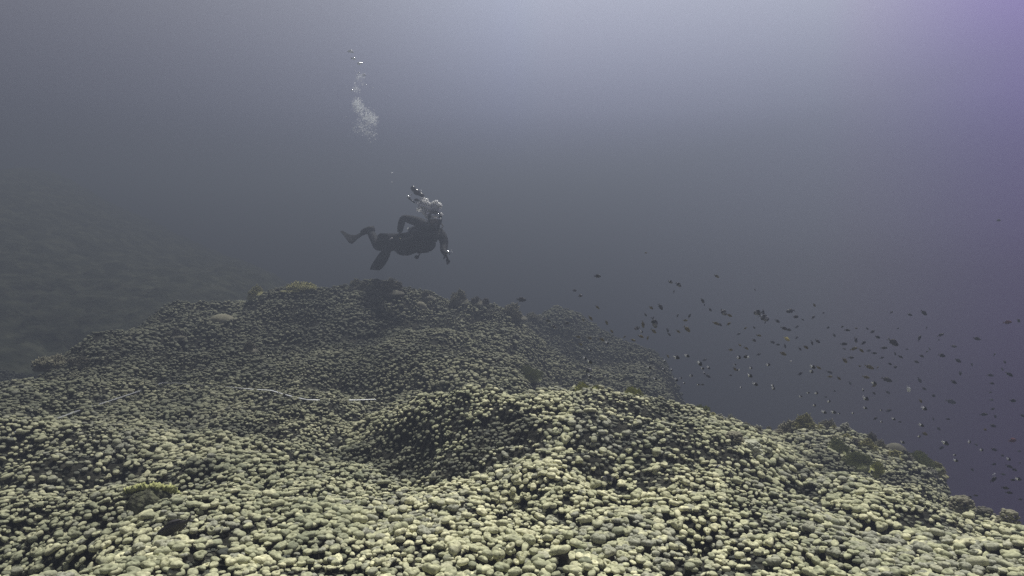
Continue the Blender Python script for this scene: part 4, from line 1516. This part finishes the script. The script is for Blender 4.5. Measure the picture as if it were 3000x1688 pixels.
def foam(name, col, gloss, trans):
    """White scattering skin of small air bubbles: light passes through as well as bouncing off."""
    m = bpy.data.materials.new(name)
    m.use_nodes = True
    nt = m.node_tree
    nt.nodes.remove(nt.nodes["Principled BSDF"])
    o = nt.nodes["Material Output"]
    df, tl, gl = (nt.nodes.new("ShaderNodeBsdf" + k) for k in ("Diffuse", "Translucent", "Glossy"))
    for q in (df, tl, gl):
        q.inputs["Color"].default_value = (*col, 1)
    gl.inputs["Roughness"].default_value = .15
    a, b = nt.nodes.new("ShaderNodeMixShader"), nt.nodes.new("ShaderNodeMixShader")
    a.inputs[0].default_value = trans
    b.inputs[0].default_value = gloss
    nt.links.new(df.outputs[0], a.inputs[1]); nt.links.new(tl.outputs[0], a.inputs[2])
    nt.links.new(a.outputs[0], b.inputs[1]); nt.links.new(gl.outputs[0], b.inputs[2])
    nt.links.new(b.outputs[0], o.inputs["Surface"])
    return m


M_FROTH = foam("froth_bubble", (.99, .99, .99), .02, .66)
M_FINE = foam("fine_bubble", (.94, .97, .98), .02, .5)
_nt = M_FINE.node_tree
_mx, _tr = _nt.nodes.new("ShaderNodeMixShader"), _nt.nodes.new("ShaderNodeBsdfTransparent")
_src = _nt.nodes["Material Output"].inputs["Surface"].links[0].from_socket
_mx.inputs[0].default_value = .86
_nt.links.new(_src, _mx.inputs[1]); _nt.links.new(_tr.outputs[0], _mx.inputs[2])
_nt.links.new(_mx.outputs[0], _nt.nodes["Material Output"].inputs["Surface"])
M_AIR = foam("air_bubble", (.90, .92, .95), .5, .5)


def bubble_field(name, blobs, rmin, rmax, n, m, label, cat, seed, squash=.8, dist=DIST, spread=1.0):
    rnd = random.Random(seed)
    tot = sum(b[3] for b in blobs)
    mb = MB()
    for (px, py, rad, wgt) in blobs:
        c = P(px, py, dist)
        rr = rad * dist / F_PX
        for _ in range(int(n * wgt / tot)):
            while True:
                v = Vector((rnd.uniform(-1, 1), rnd.uniform(-1, 1), rnd.uniform(-1, 1)))
                if v.length < 1:
                    break
            v *= rnd.random() ** (0 if spread == 1.0 else .35)
            r = rmin + (rmax - rmin) * rnd.random() ** 2.2
            mb.ball(c + v * rr, (r, r, r * squash), 7, 5)
    o = mb.build(name, m)
    tag(o, label, cat, kind="stuff")
    return o


def c6(x, y):
    return 1180 + x / 7.243, 580 + y / 7.243


froth = [(*c6(430, 75), 11, 10), (*c6(500, 95), 9, 6), (*c6(390, 150), 10, 5), (*c6(470, 170), 13, 10), (*c6(520, 260), 12, 8), (*c6(450, 300), 9, 3), (*c6(540, 340), 8, 5), (*c6(545, 410), 6, 3),
         (*c6(520, 490), 3.5, 1.4), (*c6(560, 570), 3, 1.2), (*c6(605, 622), 2.5, .8), (*c6(700, 125), 10, 9), (*c6(755, 165), 8, 6), (*c6(640, 180), 10, 7), (*c6(610, 240), 9, 5),
         (*c6(720, 230), 8, 4), (*c6(790, 350), 4, 1.4), (*c6(800, 440), 4, 1.6), (*c6(340, 230), 7, 1.0)]
bubble_field("exhaled_bubbles", froth, .010, .036, 520, M_FROTH, "white burst of exhaled bubbles pouring up from the diver's mouth", "bubbles", 5)
fine = [(1046, 300, 20, 7), (1052, 318, 24, 8), (1075, 340, 30, 10), (1092, 352, 24, 8), (1060, 372, 34, 6), (1085, 390, 30, 4), (1044, 262, 14, 2), (1055, 225, 16, 1.5), (1050, 240, 20, 1)]
bubble_field("fine_bubbles", fine, .0045, .014, 1500, M_FINE, "faint cloud of tiny bubbles drifting high above the diver's fins", "bubbles", 6, spread=.6)


def air_bubble(px, py, wpx, hpx, label, seed, name="air_bubble", m=M_AIR, dist=DIST, group=None, tilt=None):
    """A flattened cap of air: domed above, slightly hollow beneath, wobbling at the rim."""
    rnd = random.Random(seed)
    u = dist / F_PX
    a_, h_ = wpx * u / 2, hpx * u
    ph = [rnd.uniform(0, 6) for _ in range(4)]
    n, mm = 20, 10
    vv, ff = [], []
    for i in range(mm + 1):
        t = math.pi * i / mm
        for k in range(n):
            a = 2 * math.pi * k / n
            w = 1 + .10 * math.sin(2 * a + ph[0]) + .07 * math.sin(3 * a + ph[1])
            z = math.cos(t)
            z = z * (1.0 if z > 0 else .35)
            vv.append((a_ * w * math.sin(t) ** .8 * math.cos(a), a_ * .8 * w * math.sin(t) ** .8 * math.sin(a), h_ * .62 * z + h_ * .12 * math.sin(2 * a + ph[2]) * math.sin(t)))
    for i in range(mm):
        for k in range(n):
            p, q = i * n + k, i * n + (k + 1) % n
            ff.append((p, p + n, q + n, q))
    mb = MB()
    mb.add(vv, ff)
    o = mb.build(name, m)
    o.location = P(px, py, dist)
    o.rotation_euler = (R(rnd.uniform(-16, 16)), R(tilt if tilt is not None else rnd.uniform(-16, 16)), 0)
    tag(o, label, "bubble", group)
    return o


TR = "bubbles rising in the high trail"


def z2(x, y):
    return 960 + x / 4.53, 120 + y / 4.53


for i, (x, y, w, h, lab) in enumerate([
        (310, 145, 92, 36, "largest silvery lens-shaped bubble at the top of the trail"),
        (342, 240, 66, 34, "second bubble down the trail, just below the topmost one"),
        (428, 302, 76, 36, "dull oval bubble third down the trail"),
        (362, 400, 16, 16, "tiny bright bubble beside the middle cluster of the trail"),
        (415, 425, 28, 22, "small bright bubble in the middle cluster of the trail"),
        (484, 454, 48, 40, "brightest round bubble at the right of the trail's middle cluster"),
        (385, 455, 20, 16, "tiny bubble at the underside of the trail's middle cluster"),
        (505, 585, 18, 12, "speck of bubble right of the trail below the cluster"),
        (405, 606, 14, 12, "tiny bubble in the middle of the trail below the cluster"),
        (597, 622, 26, 10, "flat thin bubble drifting right of the trail"),
        (322, 657, 34, 12, "flat thin bubble low at the left of the trail"),
        (262, 600, 14, 8, "speck of bubble far left of the trail"),
        (247, 1015, 18, 12, "lone bubble left of the faint bubble cloud")]):
    px, py = z2(x, y)
    air_bubble(px, py, w / 4.53, h / 4.53, lab, 20 + i, group=TR)
M_DARKAIR = mat("dark_air", (.05, .05, .055), .25, metal=.3)


def air_lump(parts, m, label):
    """A large wobbling body of air: several caps run together into one lump."""
    mb = MB()
    org = D(parts[0][0], parts[0][1], 0)
    for (zx, zy, rx, rz, tilt) in parts:
        mb.ball(D(zx, zy, 0) - org, (rx * .00113, rx * .0009, rz * .00113), 16, 10, rot=Matrix.Rotation(R(tilt), 3, "Y"))
    o = mb.build("large_bubble", m)
    o.location = org
    tag(o, label, "bubble")


air_lump([(1232, 245, 46, 34, 60), (1272, 285, 56, 40, 30), (1330, 320, 48, 26, 20), (1215, 232, 26, 24, 0)], M_DARKAIR, "big dark wobbling air bubble above the white burst")
air_lump([(1165, 345, 30, 16, 25), (1195, 318, 26, 10, -45), (1150, 350, 14, 12, 0)], M_AIR, "silver bubble left of the big dark one")
air_lump([(1190, 385, 40, 12, 38), (1228, 412, 34, 12, 35), (1270, 390, 34, 22, 10)], M_DARKAIR, "dim flattened bubble below the silver one")
air_bubble(1219, 596, 9, 6, "tiny glinting bubble at the left of the white burst", 55)
air_bubble(1232, 562, 8, 10, "tiny glinting bubble at the big dark bubble's edge", 56)
air_bubble(1148, 508, 8, 5, "tiny lone bubble high between the trail and the diver", 57)
air_bubble(1148, 535, 6, 4, "tiny lone bubble above the diver's elbow", 58)

# ------------------------------------------------------------------ the water's haze
def build_haze():
    m = bpy.data.materials.new("sea_haze")
    m.use_nodes = True
    nt = m.node_tree
    for n in list(nt.nodes):
        nt.nodes.remove(n)
    o = nt.nodes.new("ShaderNodeOutputMaterial")
    v = nt.nodes.new("ShaderNodeVolumePrincipled")
    v.inputs["Color"].default_value = (*HAZE_COLOR, 1)
    v.inputs["Density"].default_value = HAZE_DENSITY
    v.inputs["Anisotropy"].default_value = 0.5
    nt.links.new(v.outputs[0], o.inputs["Volume"])
    x0, x1, y0, y1, z0, z1 = -45, 8.6, -4, 60, -13.5, 2.9
    p = [(x0, y0, z0), (x1, y0, z0), (x1, y1, z0), (x0, y1, z0), (x0, y0, z1), (x1, y0, z1), (x1, y1, z1), (x0, y1, z1)]
    mb = MB()
    mb.add(p, [(0, 3, 2, 1), (4, 5, 6, 7), (0, 1, 5, 4), (1, 2, 6, 5), (2, 3, 7, 6), (3, 0, 4, 7)])
    h = mb.build("haze", m, smooth=False)
    tag(h, "dim grey-blue murk of the sea water round reef and diver", "water haze", kind="stuff")


build_haze()
